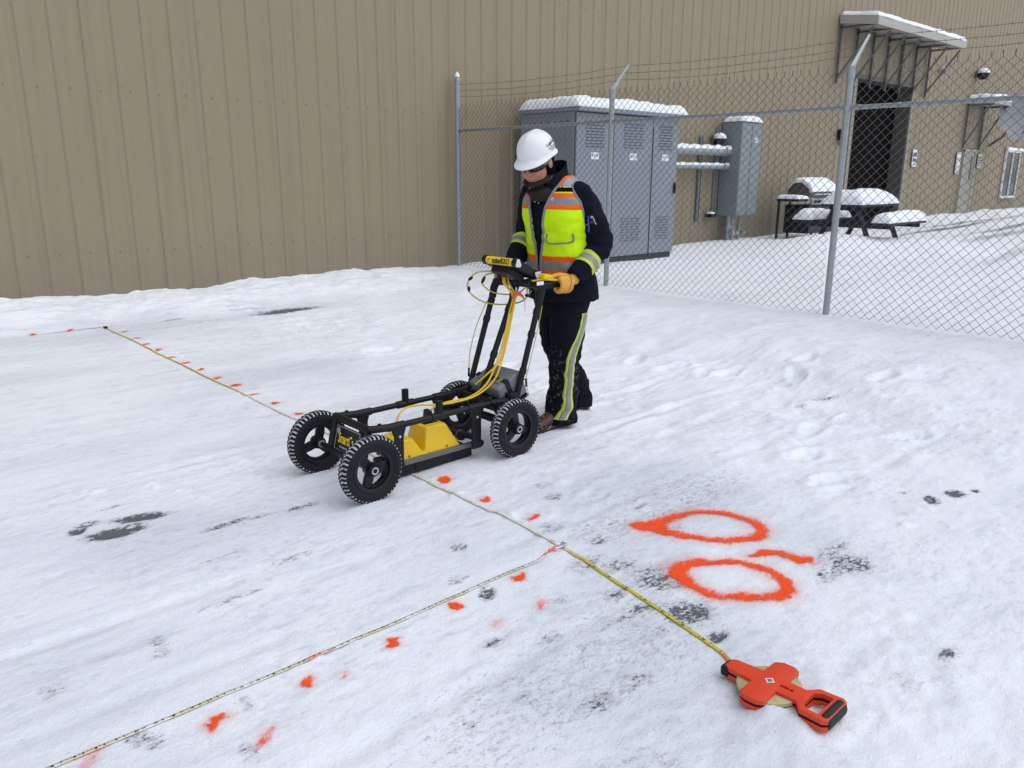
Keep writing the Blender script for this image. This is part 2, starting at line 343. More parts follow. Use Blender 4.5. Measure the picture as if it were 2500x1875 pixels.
Z += bank * (.14 * np.abs(fb2(x * 1.6, y * 2.2, 5, 11)) + .05 * fb2(x * 5, y * 6, 3, 13) + .05 * ss(9.25, 9.7, y) * (.5 + 2 * fb2(x * 1.1, y * .3, 3, 61))) * (1 - .6 * ss(5.5, 7.5, x))
Z += .055 * (fb2(x * .7, y * .7, 3, 21)) * (.35 + .65 * fen)
walk = ss(2.9, 4.0, x) * ss(.6, 1.6, y) * (1 - .75 * ss(6.2, 7.2, x)) * (1 - ss(7.6, 8.6, y))       # softer, ploughed-up snow
rg = 1 - 2 * np.abs(fb2(x * 1.0 + 3 + .5 * fb2(x * .5, y * .5, 2, 36), y * 1.1, 3, 31))
Z += walk * (.050 * (rg - .75) + .034 * fb2(x * 3.4, y * 3.6, 4, 33) * (.4 + .9 * ss(-.1, .15, fb2(x * .9, y * .9, 2, 35))))
for cy, x0, dep in ((3.03, 2.8, .007), (3.53, 2.8, .007), (2.72, .2, .004), (2.25, .2, .003), (2.55, .2, .003), (4.1, 1.0, .004), (4.6, 1.0, .003), (1.62, .2, .003), (5.2, 1.0, .003)):
    yy = cy + .012 * fb2(x * .8, x * 0 + cy, 2, 41)
    dep = dep * (.3 + 1.4 * ss(-.15, .2, fb2(x * 1.3, y * 2, 2, 43)))
    Z -= dep * np.exp(-((y - yy) / .035) ** 2) * ss(x0 - .3, x0, x) * (1 - ss(4.6, 5.4, x)); Z += dep * .45 * np.exp(-((np.abs(y - yy) - .06) / .025) ** 2) * ss(x0 - .3, x0, x) * (1 - ss(4.6, 5.4, x))
rough = ss(-.10, .16, fb2(x * .8 + 4, y * 1.1, 3, 67)) * (.35 + .65 * ss(1.0, 2.4, x - .25 * (y - 2)))
Z += (1 - deep) * (1 - walk) * (.009 * fb2(x * 1.1, y * 5, 5, 51) + .007 * fb2(x * 4, y * 8, 4, 55) * rough)
crumb = np.clip(fb2(x * 9, y * 14, 3, 63) + .06, 0, 1) * ss(-.12, .18, fb2(x * .9, y * 1.3, 3, 65))
Z += (.010 * fb2(x * 13, y * 15, 4, 57) * (.3 + rough) + .003 * fb2(x * 36, y * 36, 2, 59)) * (1 + .6 * walk - .4 * deep) + .022 * crumb * rough * (1 - .7 * deep)
chunk = np.clip(fb2(x * 17, y * 17, 2, 71) - .20, 0, .2) * ss(-.05, .2, fb2(x * .8, y * .8, 2, 73)); Z += chunk * .09 * (1 - deep * .8)
for k in range(22):      # boot prints in the soft snow
    fx = random.uniform(3.6, 6.2); fy = random.uniform(1.4, 6.5); a = random.uniform(-.5, .5)
    m = (np.abs(x - fx) < .4) & (np.abs(y - fy) < .4); u = (x[m] - fx) * math.cos(a) + (y[m] - fy) * math.sin(a); v = -(x[m] - fx) * math.sin(a) + (y[m] - fy) * math.cos(a)
    q = np.hypot(u / .15, v / .06); q = q + 1.1 * fb2(x[m] * 9, y[m] * 9, 3, 95 + k); Z[m] += -.020 * (1 - ss(.6, 1.2, q)) + .008 * np.exp(-((q - 1.4) / .35) ** 2)
# beyond the fence
ins = ss(7.6, 8.4, x)
Z += ins * (.15 * ss(11, 34, x) + .30 * np.exp(-((x - 14.3) / 1.7) ** 2 - ((y - 7.1) / 1.0) ** 2) + .14 * np.exp(-((x - 16.2) / 1.4) ** 2 - ((y - 6.0) / .8) ** 2) + .05 * fb2(x * .6, y * .6, 3, 81))
Z += ins * ss(20, 26, x) * ss(8.9, 9.6, y) * .12 * (.6 + fb2(x * .8, y * .8, 2, 83))
# snow pushed up round the wheels, the sled, the boots and the tape reel
for px, py, r, a in ((1.86, 3.03, .10, .010), (2.79, 3.03, .10, .014), (1.86, 3.54, .1, .010), (2.79, 3.54, .1, .012), (3.3, 3.23, .17, .012), (3.62, 3.39, .16, .02), (1.90, .905, .05, .035), (1.845, .955, .04, .03), (2.02, 1.09, .08, .012), (2.08, .93, .09, .02), (1.84, .86, .05, .012)):
    q = np.hypot(x - px, y - py) / r; Z += a * np.exp(-q ** 2) * (1 + .8 * fb2(x * 20, y * 20, 2, 91))
Z -= ss(.5, .9, bare) * .008
def gz(px, py):
    i = int(np.clip(np.searchsorted(GX, px) - 1, 0, len(GX) - 2)); j = int(np.clip(np.searchsorted(GY, py) - 1, 0, len(GY) - 2))
    u = (px - GX[i]) / (GX[i + 1] - GX[i]); v = (py - GY[j]) / (GY[j + 1] - GY[j])
    return float((Z[j, i] * (1 - u) + Z[j, i + 1] * u) * (1 - v) + (Z[j + 1, i] * (1 - u) + Z[j + 1, i + 1] * u) * v)
def gzv(px, py):
    i = np.clip(np.searchsorted(GX, px) - 1, 0, len(GX) - 2); j = np.clip(np.searchsorted(GY, py) - 1, 0, len(GY) - 2)
    u = (px - GX[i]) / (GX[i + 1] - GX[i]); v = (py - GY[j]) / (GY[j + 1] - GY[j])
    return (Z[j, i] * (1 - u) + Z[j, i + 1] * u) * (1 - v) + (Z[j + 1, i] * (1 - u) + Z[j + 1, i + 1] * u) * v
def grid_mesh(name, X, Y, Zv, keep=None):
    ny, nx = X.shape; me = bpy.data.meshes.new(name)
    a = (np.arange(ny - 1)[:, None] * nx + np.arange(nx - 1)[None, :]).ravel(); F = np.stack([a, a + 1, a + nx + 1, a + nx], 1)
    V = np.stack([X.ravel(), Y.ravel(), Zv.ravel()], 1)
    if keep is not None:
        kf = keep.ravel()[F].any(1); F = F[kf]; used = np.unique(F); mp = np.full(len(V), -1); mp[used] = np.arange(len(used)); F = mp[F]; V = V[used]
    else: used = np.arange(len(V))
    me.vertices.add(len(V)); me.vertices.foreach_set('co', V.ravel()); me.loops.add(F.size); me.loops.foreach_set('vertex_index', F.ravel().astype(np.int32))
    me.polygons.add(len(F)); me.polygons.foreach_set('loop_start', np.arange(0, F.size, 4, dtype=np.int32)); me.polygons.foreach_set('use_smooth', np.ones(len(F), bool))
    me.update(calc_edges=True); me.validate(); return me, used
def fattr(me, name, vals): a = me.attributes.new(name, 'FLOAT', 'POINT'); a.data.foreach_set('value', np.ascontiguousarray(vals, dtype=np.float32))
gm, _ = grid_mesh('snow_ground', XX, YY, Z); fattr(gm, 'bare', bare.ravel())
ice = (.46 + 1.1 * fb2(x * .7, y * 1.6, 3, 101)) * (1 - deep) * (1 - .6 * walk)
for ix, iy, ir, ia in ((1.95, 1.45, .45, .45), (1.5, 1.35, .4, .4), (2.9, 2.2, .45, .45), (3.3, 1.7, .4, .25), (2.3, 1.9, .3, .35), (3.0, 1.35, .3, .3), (1.0, 3.5, .35, .3), (2.6, 8.4, .8, .4), (1.6, .9, .5, .3)): ice = ice + ia * np.exp(-((x - ix) ** 2 + (y - iy) ** 2) / ir ** 2) * (.6 + 1.2 * (fb2(x * 3, y * 4, 3, 103) + .3))
fattr(gm, 'ice', np.clip(ice, 0, 1).ravel())
def ground_material():
    m = bpy.data.materials.new('trodden_snow'); t, b = nodes_of(m); L = t.links; N = t.nodes
    geo = N.new('ShaderNodeNewGeometry'); ab = N.new('ShaderNodeAttribute'); ab.attribute_name = 'bare'; ai = N.new('ShaderNodeAttribute'); ai.attribute_name = 'ice'
    def noise(scale, det=5, rough=.6, st=(1, 1, 1)):
        mp = N.new('ShaderNodeMapping'); mp.inputs['Scale'].default_value = st; L.new(geo.outputs['Position'], mp.inputs[0])
        n = N.new('ShaderNodeTexNoise'); n.inputs['Scale'].default_value = scale; n.inputs['Detail'].default_value = det; n.inputs['Roughness'].default_value = rough; L.new(mp.outputs[0], n.inputs['Vector']); return n.outputs[0]
    def math2(op, a, c, clamp=False):
        n = N.new('ShaderNodeMath'); n.operation = op; n.use_clamp = clamp
        for k, q in enumerate((a, c)):
            if isinstance(q, (int, float)): n.inputs[k].default_value = q
            else: L.new(q, n.inputs[k])
        return n.outputs[0]
    def rng(a, lo, hi, o0=0., o1=1.):
        n = N.new('ShaderNodeMapRange'); n.interpolation_type = 'SMOOTHSTEP'; L.new(a, n.inputs[0])
        for k, q in enumerate((lo, hi, o0, o1)): n.inputs[k + 1].default_value = q
        return n.outputs[0]
    def mix(f, a, c):
        n = N.new('ShaderNodeMix'); n.data_type = 'RGBA'; L.new(f, n.inputs[0])
        for k, q in ((6, a), (7, c)):
            if isinstance(q, tuple): n.inputs[k].default_value = q + (1,)
            else: L.new(q, n.inputs[k])
        return n.outputs[2]
    snow = mix(noise(1.6, 4), (.78, .82, .885), (.87, .895, .94))
    snow = mix(rng(ai.outputs['Fac'], .30, .85, 0, .62), snow, (.63, .67, .75))
    snow = mix(rng(noise(7, 7, .68, (.45, 1.5, 1)), .48, .74, 0, .58), snow, (.55, .585, .655))
    snow = mix(math2('MULTIPLY', rng(noise(26, 6, .7, (.6, 1.3, 1)), .48, .70, 0, .55), math2('MAXIMUM', rng(noise(1.1, 3), .40, .60), rng(ai.outputs['Fac'], .5, .9))), snow, (.47, .51, .59))
    speck = rng(math2('ADD', noise(55, 6, .72, (.7, 1.3, 1)), math2('MULTIPLY', ai.outputs['Fac'], .07)), .665, .74, 0, .72)
    snow = mix(speck, snow, (.30, .315, .35))
    snow = mix(math2('MULTIPLY', rng(noise(3.2, 6, .66, (.35, 1.7, 1)), .50, .70, 0, .5), rng(ai.outputs['Fac'], .15, .6, .25, 1)), snow, (.58, .61, .68))
    ridge = math2('SUBTRACT', .55, math2('MULTIPLY', math2('ABSOLUTE', math2('SUBTRACT', noise(30, 6, .65, (.8, 1.2, 1)), .5), 0), 6.0))
    k = math2('ADD', ab.outputs['Fac'], math2('MULTIPLY', math2('SUBTRACT', noise(34, 8, .74, (.6, 1.4, 1)), .5), 1.5)); k = math2('ADD', k, math2('MULTIPLY', ridge, .30)); k = math2('ADD', k, math2('MULTIPLY', math2('SUBTRACT', noise(120, 4, .7), .5), .55))
    f = rng(k, .72, .86); slush = rng(k, .40, .76, 0, .8); snow = mix(slush, snow, (.36, .38, .42)); asph = mix(noise(90, 6, .7), (.045, .048, .058), (.19, .20, .23))
    ring = rng(ab.outputs['Fac'], .15, .9, 0, .4)
    snow = mix(math2('MULTIPLY', ring, noise(12, 5)), snow, (.42, .44, .48))
    L.new(mix(f, snow, asph), b.inputs['Base Color']); b.inputs['Specular IOR Level'].default_value = .3
    L.new(rng(ai.outputs['Fac'], .3, 1, .75, .45), b.inputs['Roughness'])
    hsum = math2('ADD', math2('MULTIPLY', noise(28, 6, .65), .6), math2('MULTIPLY', noise(110, 4, .6), .25)); hsum = math2('SUBTRACT', hsum, math2('MULTIPLY', f, .5))
    bp = N.new('ShaderNodeBump'); bp.inputs['Strength'].default_value = .8; bp.inputs['Distance'].default_value = .012; L.new(hsum, bp.inputs['Height']); L.new(bp.outputs[0], b.inputs['Normal'])
    return m
MT['ground'] = ground_material(); gm.materials.append(MT['ground'])
ground = bpy.data.objects.new('ground', gm); col.objects.link(ground); tag(ground, 'trodden snow over asphalt with dark bare patches', kind='structure')
# ------------------------------------------------------------------ building
WY = 9.74; WTOP = 9.0; PW = .915; P0 = 2.143 - 40 * PW - .10
bld = thing('warehouse_building', 'long beige metal-sided building with a deep overhead doorway and canopies', 'building', (16, WY, 0))
def panel_mesh(width, z0, z1):
    pts = [(0, .004)]; p = .305; xk = .10
    while xk < width - .04:
        pts += [(xk - .034, .0), (xk - .012, -.015), (xk + .040, -.015), (xk + .075, 0)]
        for q in (.175,):
            if xk + q + .03 < width: pts += [(xk + q - .014, 0), (xk + q - .006, -.0015), (xk + q + .006, -.0015), (xk + q + .014, 0)]
        xk += p
    pts.append((width, 0)); m = MB(); zs = (z0, (z0 + z1) / 2, z1); n = len(pts)
    for zz in zs: m.v += [(a, b, zz) for a, b in pts]
    for j in range(2):
        for i in range(n - 1): m.f.append((j * n + i, j * n + i + 1, (j + 1) * n + i + 1, (j + 1) * n + i))
    me = bpy.data.meshes.new('wall_panel'); me.from_pydata(m.v, [], m.f); me.materials.append(MT['siding']); return me
full = panel_mesh(PW, -.3, WTOP); over = panel_mesh(PW, 3.8, WTOP)
k0 = int((-7 - P0) / PW); SCR = MB()
rows = (.62, 2.34, 4.12, 5.9, 7.7)
for k in range(k0, k0 + 60):
    xs_ = P0 + k * PW
    top = 20.1 < xs_ + .3 < 23.4
    ob = bpy.data.objects.new('wall_panel', over if top else full); col.objects.link(ob); ob.parent = bld; ob.location = (xs_ - 16, 0, 0)
    for r in range(3):
        X = xs_ + .10 + .305 * r
        for zz in rows:
            if top and zz < 3.8: continue
            for dx in (.105,):
                SCR.cyl((X + dx, WY + .002, zz + .01 * ((k * 3 + r) % 2)), (X + dx, WY - .008, zz + .01 * ((k * 3 + r) % 2)), .0072, 6)
        if not top:
            for q in range(8):
                if r == 0 and (k * 7 + q * 3) % 2: SCR.cyl((X + .014, WY - .013, .9 + q * .75), (X + .014, WY - .020, .9 + q * .75), .006, 6)
fil = bpy.data.objects.new('wall_panel', panel_mesh(.42, -.3, 3.8)); col.objects.link(fil); fil.parent = bld; fil.location = (23.582 - 16, 0, 0)
SCR.build('screw_heads', 'screw', bld, kind='stuff')
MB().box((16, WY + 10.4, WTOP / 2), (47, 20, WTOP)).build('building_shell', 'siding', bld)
MB().box((16, WY + .1, WTOP + .06), (47, .4, .16)).build('eave_trim', 'canopy', bld)
# overhead doorway: recessed 0.36 m behind the siding
DX0, DX1, DZ = 20.22, 23.5, 3.8
dr = MB().box(((DX0 + DX1) / 2, WY + .385, DZ / 2), (DX1 - DX0 + .3, .02, DZ + .2)).build('doorway_shade_sheet', 'darkint', bld, label='dark deep-set overhead doorway')  # dark sheet paints the shade inside the open doorway
for i in range(5): MB().box(((DX0 + DX1) / 2, WY + .37, .4 + i * .75), (DX1 - DX0, .012, .70), bev=.004).build('doorway_shade_section', 'darkint', dr)  # sections in the same painted dark, in front of the sheet
MB().box((DX1 + .03, WY + .19, DZ / 2), (.06, .38, DZ)).build('door_jamb', 'jamb', bld)
MB().box((DX0 - .03, WY + .19, DZ / 2), (.06, .38, DZ)).build('door_jamb', 'jamb', bld)
MB().box(((DX0 + DX1) / 2, WY + .19, DZ + .03), (DX1 - DX0 + .12, .38, .06)).build('door_header', 'jamb', bld)
MB().box(((DX0 + DX1) / 2, WY - .022, DZ + .05), (DX1 - DX0 + .24, .04, .10)).build('header_trim', 'jamb', bld)
for xx in (DX0 - .07, DX1 + .07): MB().box((xx, WY - .022, DZ / 2), (.10, .04, DZ)).build('side_trim', 'mandoor', bld)
# canopy over the doorway
def canopy(x0, x1, dep, zw, zf, th, nb, bl, snow_t):
    yf = WY - dep; cn = MB()
    cn.add([(x0, WY - .035, zw), (x1, WY - .035, zw), (x1, yf, zf), (x0, yf, zf), (x0, WY - .035, zw + th), (x1, WY - .035, zw + th), (x1, yf, zf + th), (x0, yf, zf + th)],
           [(0, 1, 2, 3), (4, 5, 6, 7), (0, 1, 5, 4), (1, 2, 6, 5), (2, 3, 7, 6), (3, 0, 4, 7)])
    c = cn.build('canopy', 'canopy', bld)
    for i in range(nb):
        X = x0 + .06 + (x1 - x0 - .12) * i / max(1, nb - 1); b = MB()
        b.box((X, WY - .06, zw - bl / 2), (.05, .05, bl)); b.tube([(X, WY - .07, zw - bl + .12), (X, yf + .12, zf - .03)], .026, 4)
        b.box((X, (WY + yf) / 2, zf - .03 + (zw - zf) / 2), (.05, dep - .1, .05)); b.build('canopy_bracket', 'strut', c)
    return c
canopy(19.05, 24.35, .94, 4.90, 4.78, .18, 7, 1.30, .1)
canopy(27.58, 29.05, .80, 3.63, 3.60, .10, 2, 1.32, .1)
def snow_cap(x0, x1, y0, y1, z0, t, label, zf=None, rnd=.08, seed=1, skirt=0.0):
    """a rounded slab of settled snow; zf = height at the y0 edge when the support slopes"""
    nx = min(110, max(18, int((x1 - x0) / .03))); ny = min(60, max(18, int((y1 - y0) / .03)))
    u = np.linspace(0, 1, nx); v = np.linspace(0, 1, ny); U, V = np.meshgrid(u, v); X = x0 + U * (x1 - x0); Y = y0 + V * (y1 - y0); X = X + .05 * rnd / .1 * fb2(U * 0 + (x0 + U * (x1 - x0)) * 3, Y * 3.3, 3, seed + 30) * (np.abs(U - .5) > .3); Y = Y + .05 * rnd / .1 * fb2(X * 3.3, V * 4, 3, seed + 40) * (np.abs(V - .5) > .3)
    ex = np.minimum(U, 1 - U) * (x1 - x0); ey = np.minimum(V, 1 - V) * (y1 - y0); e = np.minimum(np.clip(ex / rnd, 0, 1), 1); g = np.minimum(np.clip(ey / rnd, 0, 1), 1)
    prof = np.sqrt(np.clip(1 - (1 - e) ** 2, 0, 1)) * np.sqrt(np.clip(1 - (1 - g) ** 2, 0, 1))
    base = z0 if zf is None else zf + V * (z0 - zf)
    H = base + t * (.12 + .88 * prof) * (1 + .5 * fb2(X * 2.2, Y * 2.2, 3, seed) + .22 * fb2(X * 9, Y * 9, 3, seed + 5)) 
    V3 = [tuple(p) for p in np.stack([X.ravel(), Y.ravel(), H.ravel()], 1)]; B3 = [tuple(p) for p in np.stack([X.ravel(), Y.ravel(), (base + 0 * X).ravel() + .001], 1)]
    m = MB(); m.v = V3 + B3; o = nx * ny
    for j in range(ny - 1):
        for i in range(nx - 1):
            a = j * nx + i; m.f.append((a, a + 1, a + nx + 1, a + nx)); m.f.append((o + a, o + a + nx, o + a + nx + 1, o + a + 1))
    edge = [i for i in range(nx)] + [j * nx + nx - 1 for j in range(1, ny)] + [(ny - 1) * nx + i for i in range(nx - 2, -1, -1)] + [j * nx for j in range(ny - 2, 0, -1)]
    for a, b in zip(edge, edge[1:] + edge[:1]): m.f.append((a, o + a, o + b, b))
    ob = m.build('snow_cap', 'snow', None, 50); return tag(ob, label, 'snow', 'snow lying on top of things')
snow_cap(19.04, 24.36, WY - .95, WY - .04, 5.08, .10, 'snow layer along the long canopy above the overhead doorway', zf=4.96, seed=2)
snow_cap(27.58, 29.05, WY - .80, WY - .04, 3.73, .20, 'snow pillow on the small canopy above the grey entry door', zf=3.70, seed=3)
# entry door, window, lamps, signs
d = MB().box((28.30, WY - .045, 1.25), (.92, .03, 2.0)).build('entry_door', 'mandoor', bld)
fr = MB()
for X in (27.82, 28.78): fr.box((X, WY - .05, 1.25), (.05, .07, 2.06))
fr.box((28.3, WY - .05, 2.27), (1.01, .07, .05)); fr.build('door_frame', 'canopy', d)
MB().box((28.52, WY - .064, 1.75), (.12, .012, .72)).build('vision_panel', 'glass', d)
MB().cyl((28.68, WY - .05, 1.2), (28.68, WY - .12, 1.2), .03).build('door_knob', 'silver', d)
wn = MB()
for X in (31.7, 32.42, 33.14): wn.box((X, WY - .05, 1.56), (.05, .06, 1.5))
for zz in (.80, 2.32): wn.box((32.42, WY - .05, zz), (1.49, .066, .05))
wf = wn.build('window', 'white', bld)
for X in (32.06, 32.78): MB().box((X, WY - .04, 1.56), (.67, .012, 1.47)).build('pane', 'glass', wf)
MB().box((32.42, WY - .075, .76), (1.6, .11, .03)).build('sill', 'canopy', wf)
snow_cap(31.62, 33.25, WY - .13, WY - .035, 2.35, .10, 'thin snow strip lying on top of the window frame', rnd=.04, seed=4)
def wall_lamp(X, z, r, label, y=WY - .03):
    t = thing('wall_lamp', label, 'lamp', (X, y, z - r))
    MB().box((X, y - .03, z), (r * .9, .06, r * 1.2), bev=.01).build('back_box', 'strut', t)
    MB().lathe([(.001, -r * 1.0), (r * .6, -r * .9), (r, -r * .2), (r * .95, r * .15), (r * .5, r * .7), (.001, r * .8)], (X, y - .06 - r * .8, z), (0, 0, 1), 20).build('housing', 'plastic', t, 40)
    c = MB().ball((X, y - .06 - r * .8, z + r * .25), (r * .98, r * .98, r * .75), nu=16, nv=10).build('snow_cap', 'snow', None, 60)
    tag(c, 'cap of snow on the ' + label.split(' wall lamp')[0] + ' lamp', 'snow', 'snow lying on top of things')
wall_lamp(28.0, 4.5, .17, 'large black dome wall lamp to the right of the long canopy')
wall_lamp(14.28, 2.18, .13, 'black dome wall lamp tucked behind the green-grey wall cabinet')
t = thing('wall_sensor', 'small pale round fixture on the wall right of the long canopy', 'fixture', (25.2, WY - .03, 4.3))
MB().cyl((25.2, WY - .03, 4.38), (25.2, WY - .12, 4.38), .07, 16).build('base', 'canopy', t, 40); MB().ball((25.2, WY - .14, 4.36), .075).build('globe', 'dish', t, 60)
MB().ball((25.2, WY - .14, 4.42), (.06, .06, .04)).build('snow', 'snow', t, 60)
t = thing('junction_box', 'small black weatherproof box on the wall left of the doorway', 'box', (19.58, WY - .03, 2.35))
MB().box((19.58, WY - .06, 2.45), (.16, .09, .26), bev=.015).build('cover', 'plastic', t); MB().box((19.58, WY - .11, 2.46), (.08, .02, .10), bev=.004).build('flap', 'strut', t)
MB().cyl((19.58, WY - .05, 2.3), (19.58, WY - .05, 2.2), .02).build('conduit_stub', 'strut', t)
def sign(X, z, wd, ht, base, marks, label):
    t = thing('wall_sign', label, 'sign', (X, WY - .04, z - ht / 2))
    MB().box((X, WY - .045, z), (wd, .012, ht), bev=.003).build('plate', base, t)
    for (mx, mz, mw, mh, mm) in marks: MB().box((X + mx * wd, WY - .053, z + mz * ht), (mw * wd, .004, mh * ht)).build('printed_block', mm, t)
sign(24.15, 1.98, .30, .46, 'white', [(0, .2, .8, .25, 'purple'), (0, -.12, .8, .2, 'purple'), (.1, -.36, .5, .12, 'sign')], 'small white and purple notice on the wall right of the doorway')
sign(27.45, 1.88, .36, .66, 'sign', [(0, .32, .7, .12, 'white'), (0, .02, .6, .22, 'white'), (0, -.32, .6, .14, 'white')], 'tall pale notice just left of the grey entry door')
sign(29.27, 1.97, .36, .44, 'sign', [(0, .25, .8, .08, 'strut'), (0, .05, .8, .08, 'strut'), (0, -.15, .8, .08, 'strut'), (-.05, -.32, .6, .06, 'strut')], 'printed notice just right of the grey entry door')
# satellite dish
t = thing('satellite_dish', 'grey satellite dish on a wall arm at the right edge of the photo', 'dish', (29.9, WY, 2.4))
ax = Vector((-.62, -.72, .32)).normalized(); dc = Vector((29.4, 8.75, 3.25))
MB().lathe([(.001, .0), (.25, .012), (.5, .05), (.72, .11), (.76, .13), (.75, .12), (.5, .035), (.001, -.015)], dc, ax, 40).build('reflector', 'dish', t, 50)
MB().tube([(29.95, WY - .03, 2.45), (29.75, 9.3, 2.7), dc - ax * .02], .035, 8).build('mast', 'strut', t, 60)
MB().tube([dc + Vector((0, 0, -.72)), dc + ax * .62 + Vector((0, 0, -.25))], .018, 6).build('feed_arm', 'strut', t)
MB().box(dc + ax * .64 + Vector((0, 0, -.22)), (.12, .12, .10), bev=.02).build('feed_horn', 'white', t)
# ------------------------------------------------------------------ chain-link fence
FX = 7.65; PY = (9.60, 6.65, 3.74, .82)
fence = thing('chain_link_fence', 'galvanized chain-link fence with three barbed wire strands, square to the wall', 'fence', (FX, 5, .14))
for i, yy in enumerate(PY):
    p = MB(); g0 = gz(FX, yy) - .2
    if i == 0:
        p.cyl((FX, yy, g0), (FX, yy, 2.80), .037, 18); ob = p.build('post', 'galv', fence, 40, label='tall snow-capped end post at the wall')
        MB().lathe([(.042, 0), (.042, .03), (.03, .055), (.001, .065)], (FX, yy, 2.78), (0, 0, 1), 16).build('post_cap', 'galv', ob, 40)
        sc = MB().lathe([(.036, 0), (.032, .03), (.016, .06), (.001, .075)], (FX, yy, 2.842), (0, 0, 1), 14).build('snow_cap', 'snow', None, 60); tag(sc, 'little cone of snow on the tall fence end post', 'snow', 'snow lying on top of things')
        for zz in (.5, .95, 1.4, 1.85, 2.3, 2.57, 2.66, 2.74): MB().cyl((FX, yy, zz), (FX, yy, zz + .025), .041, 16).build('tension_band', 'galv', ob, 40)
        MB().box((FX - .005, yy - .06, 1.3), (.006, .018, 2.25)).build('tension_bar', 'galv', ob)
    else:
        p.cyl((FX, yy, g0), (FX, yy, 2.44), .032, 18); ob = p.build('post', 'galv', fence, 40)
        c = MB().cyl((FX, yy, 2.36), (FX, yy, 2.47), .038, 16); c.tube([(FX, yy, 2.45), (FX + .04, yy, 2.50), (FX + .285, yy, 2.77)], [.032, .024, .014], 6); c.build('barb_arm', 'galv', ob, 40)
        MB().cyl((FX, yy, 2.085), (FX, yy, 2.125), .040, 16).build('rail_band', 'galv', ob, 40)
        for zz in (.6, 1.2, 1.75): MB().lathe([(.0335, -.003), (.036, 0), (.0335, .003)], (FX, yy, zz), (0, 0, 1), 12).build('tie_wire', 'galv', ob)
for a, b in zip(PY, PY[1:]):
    r = MB(); r.cyl((FX, a - .03, 2.105), (FX, b + .03, 2.105), .021, 14); r.cyl((FX, b + .03, 2.105), (FX, b + .12, 2.105), .026, 14); r.cyl((FX, a - .03, 2.105), (FX, a - .12, 2.105), .026, 14)
    ob = r.build('rail', 'galv', fence, 40)
    for k in range(1, 6): MB().lathe([(.0215, -.004), (.026, 0), (.0215, .004)], (FX, a + (b - a) * k / 6, 2.105), (0, 1, 0), 10).build('tie_wire', 'galv', ob)
DW, DH, WR = .088, .086, .0023
for a, b in zip(PY, PY[1:]):
    V = []; F = []; ny = int((a - b - .08) / (DW / 2))
    for i in range(ny):
        y0 = a - .05 - i * DW / 2; zb = gz(FX, y0) - .01; nz = int((2.43 - .12) / (DH / 2)); j = np.arange(nz + 1)
        zz = 2.43 - j * DH / 2; k = (j + i) % 2; yy = y0 - k * DW / 2 * 1.04; xx = FX - .038 + np.where(k == 0, .002, -.002) * (1 if i % 2 else -1) + .006 * math.sin(y0 * 2.1)
        yy = yy + .004 * np.sin(zz * 3 + y0); path = np.stack([xx, yy, zz], 1); tip = np.array([[path[0, 0], path[0, 1] + random.uniform(-.012, .012), 2.475]]); path = np.concatenate([tip, path])
        path = path[path[:, 2] > zb - .03]
        n0 = len(V) ; m = len(path)
        for p in path:
            for q in range(3):
                an = 2 * math.pi * q / 3; V.append((p[0] + WR * math.cos(an), p[1] + WR * math.sin(an) * 1.25, p[2] + (WR * .7 if q else -WR * .7)))
        for s in range(m - 1):
            for q in range(3): c = n0 + s * 3; F.append((c + q, c + (q + 1) % 3, c + 3 + (q + 1) % 3, c + 3 + q))
    mb = MB(); mb.v = V; mb.f = F; mb.build('chain_link_mesh', 'wire', fence, kind='stuff')
for s in range(3):
    tt = (.30, .62, .97)[s]; zt = (2.575, 2.66, 2.745)[s]; pts = [(FX, PY[0] - .03, zt)]
    for yy in PY[1:]:
        pts.append((FX + .04 + .245 * tt, yy, 2.50 + .27 * tt))
    dense = []
    for p, q in zip(pts, pts[1:]):
        for k in range(24):
            u = k / 24; dense.append((p[0] + (q[0] - p[0]) * u, p[1] + (q[1] - p[1]) * u, p[2] + (q[2] - p[2]) * u - .045 * 4 * u * (1 - u) + random.uniform(-.004, .004)))
    dense.append(pts[-1]); m = MB().tube(dense, .0024, 4)
    yv = PY[0] - .1
    for k in range(2, len(dense) - 1):
        c = Vector(dense[k]); 
        for an in (.6, 2.2): d = Vector((math.cos(an), .25, math.sin(an))) * .020; m.tube([c - d, c + d], .0016, 3, caps=False)
    m.build('barbed_wire', 'wire', fence)
# ------------------------------------------------------------------ big switchgear cabinet
cb = thing('electrical_cabinet', 'large grey three-door electrical cabinet with louvres behind the fence', 'cabinet', (10.05, 8.9, .15))
CX0, CX1, CY0, CY1, CZ0, CZ1 = 8.83, 11.30, 8.35, 9.52, .22, 2.38
MB().box(((CX0 + CX1) / 2, (CY0 + CY1) / 2 + .02, (CZ0 + CZ1) / 2), (CX1 - CX0, CY1 - CY0 - .04, CZ1 - CZ0), bev=.008).build('body', 'cab', cb)
MB().box(((CX0 + CX1) / 2, (CY0 + CY1) / 2, .10), (CX1 - CX0 - .06, CY1 - CY0 - .06, .26)).build('plinth', 'cabdark', cb)
MB().box(((CX0 + CX1) / 2 + .05, (CY0 + CY1) / 2 - .03, CZ1 + .03), (CX1 - CX0 + .16, CY1 - CY0 + .14, .06), bev=.01).build('roof', 'cab', cb)
DS = (CX0 + .01, 9.66, 10.62, CX1 - .01)
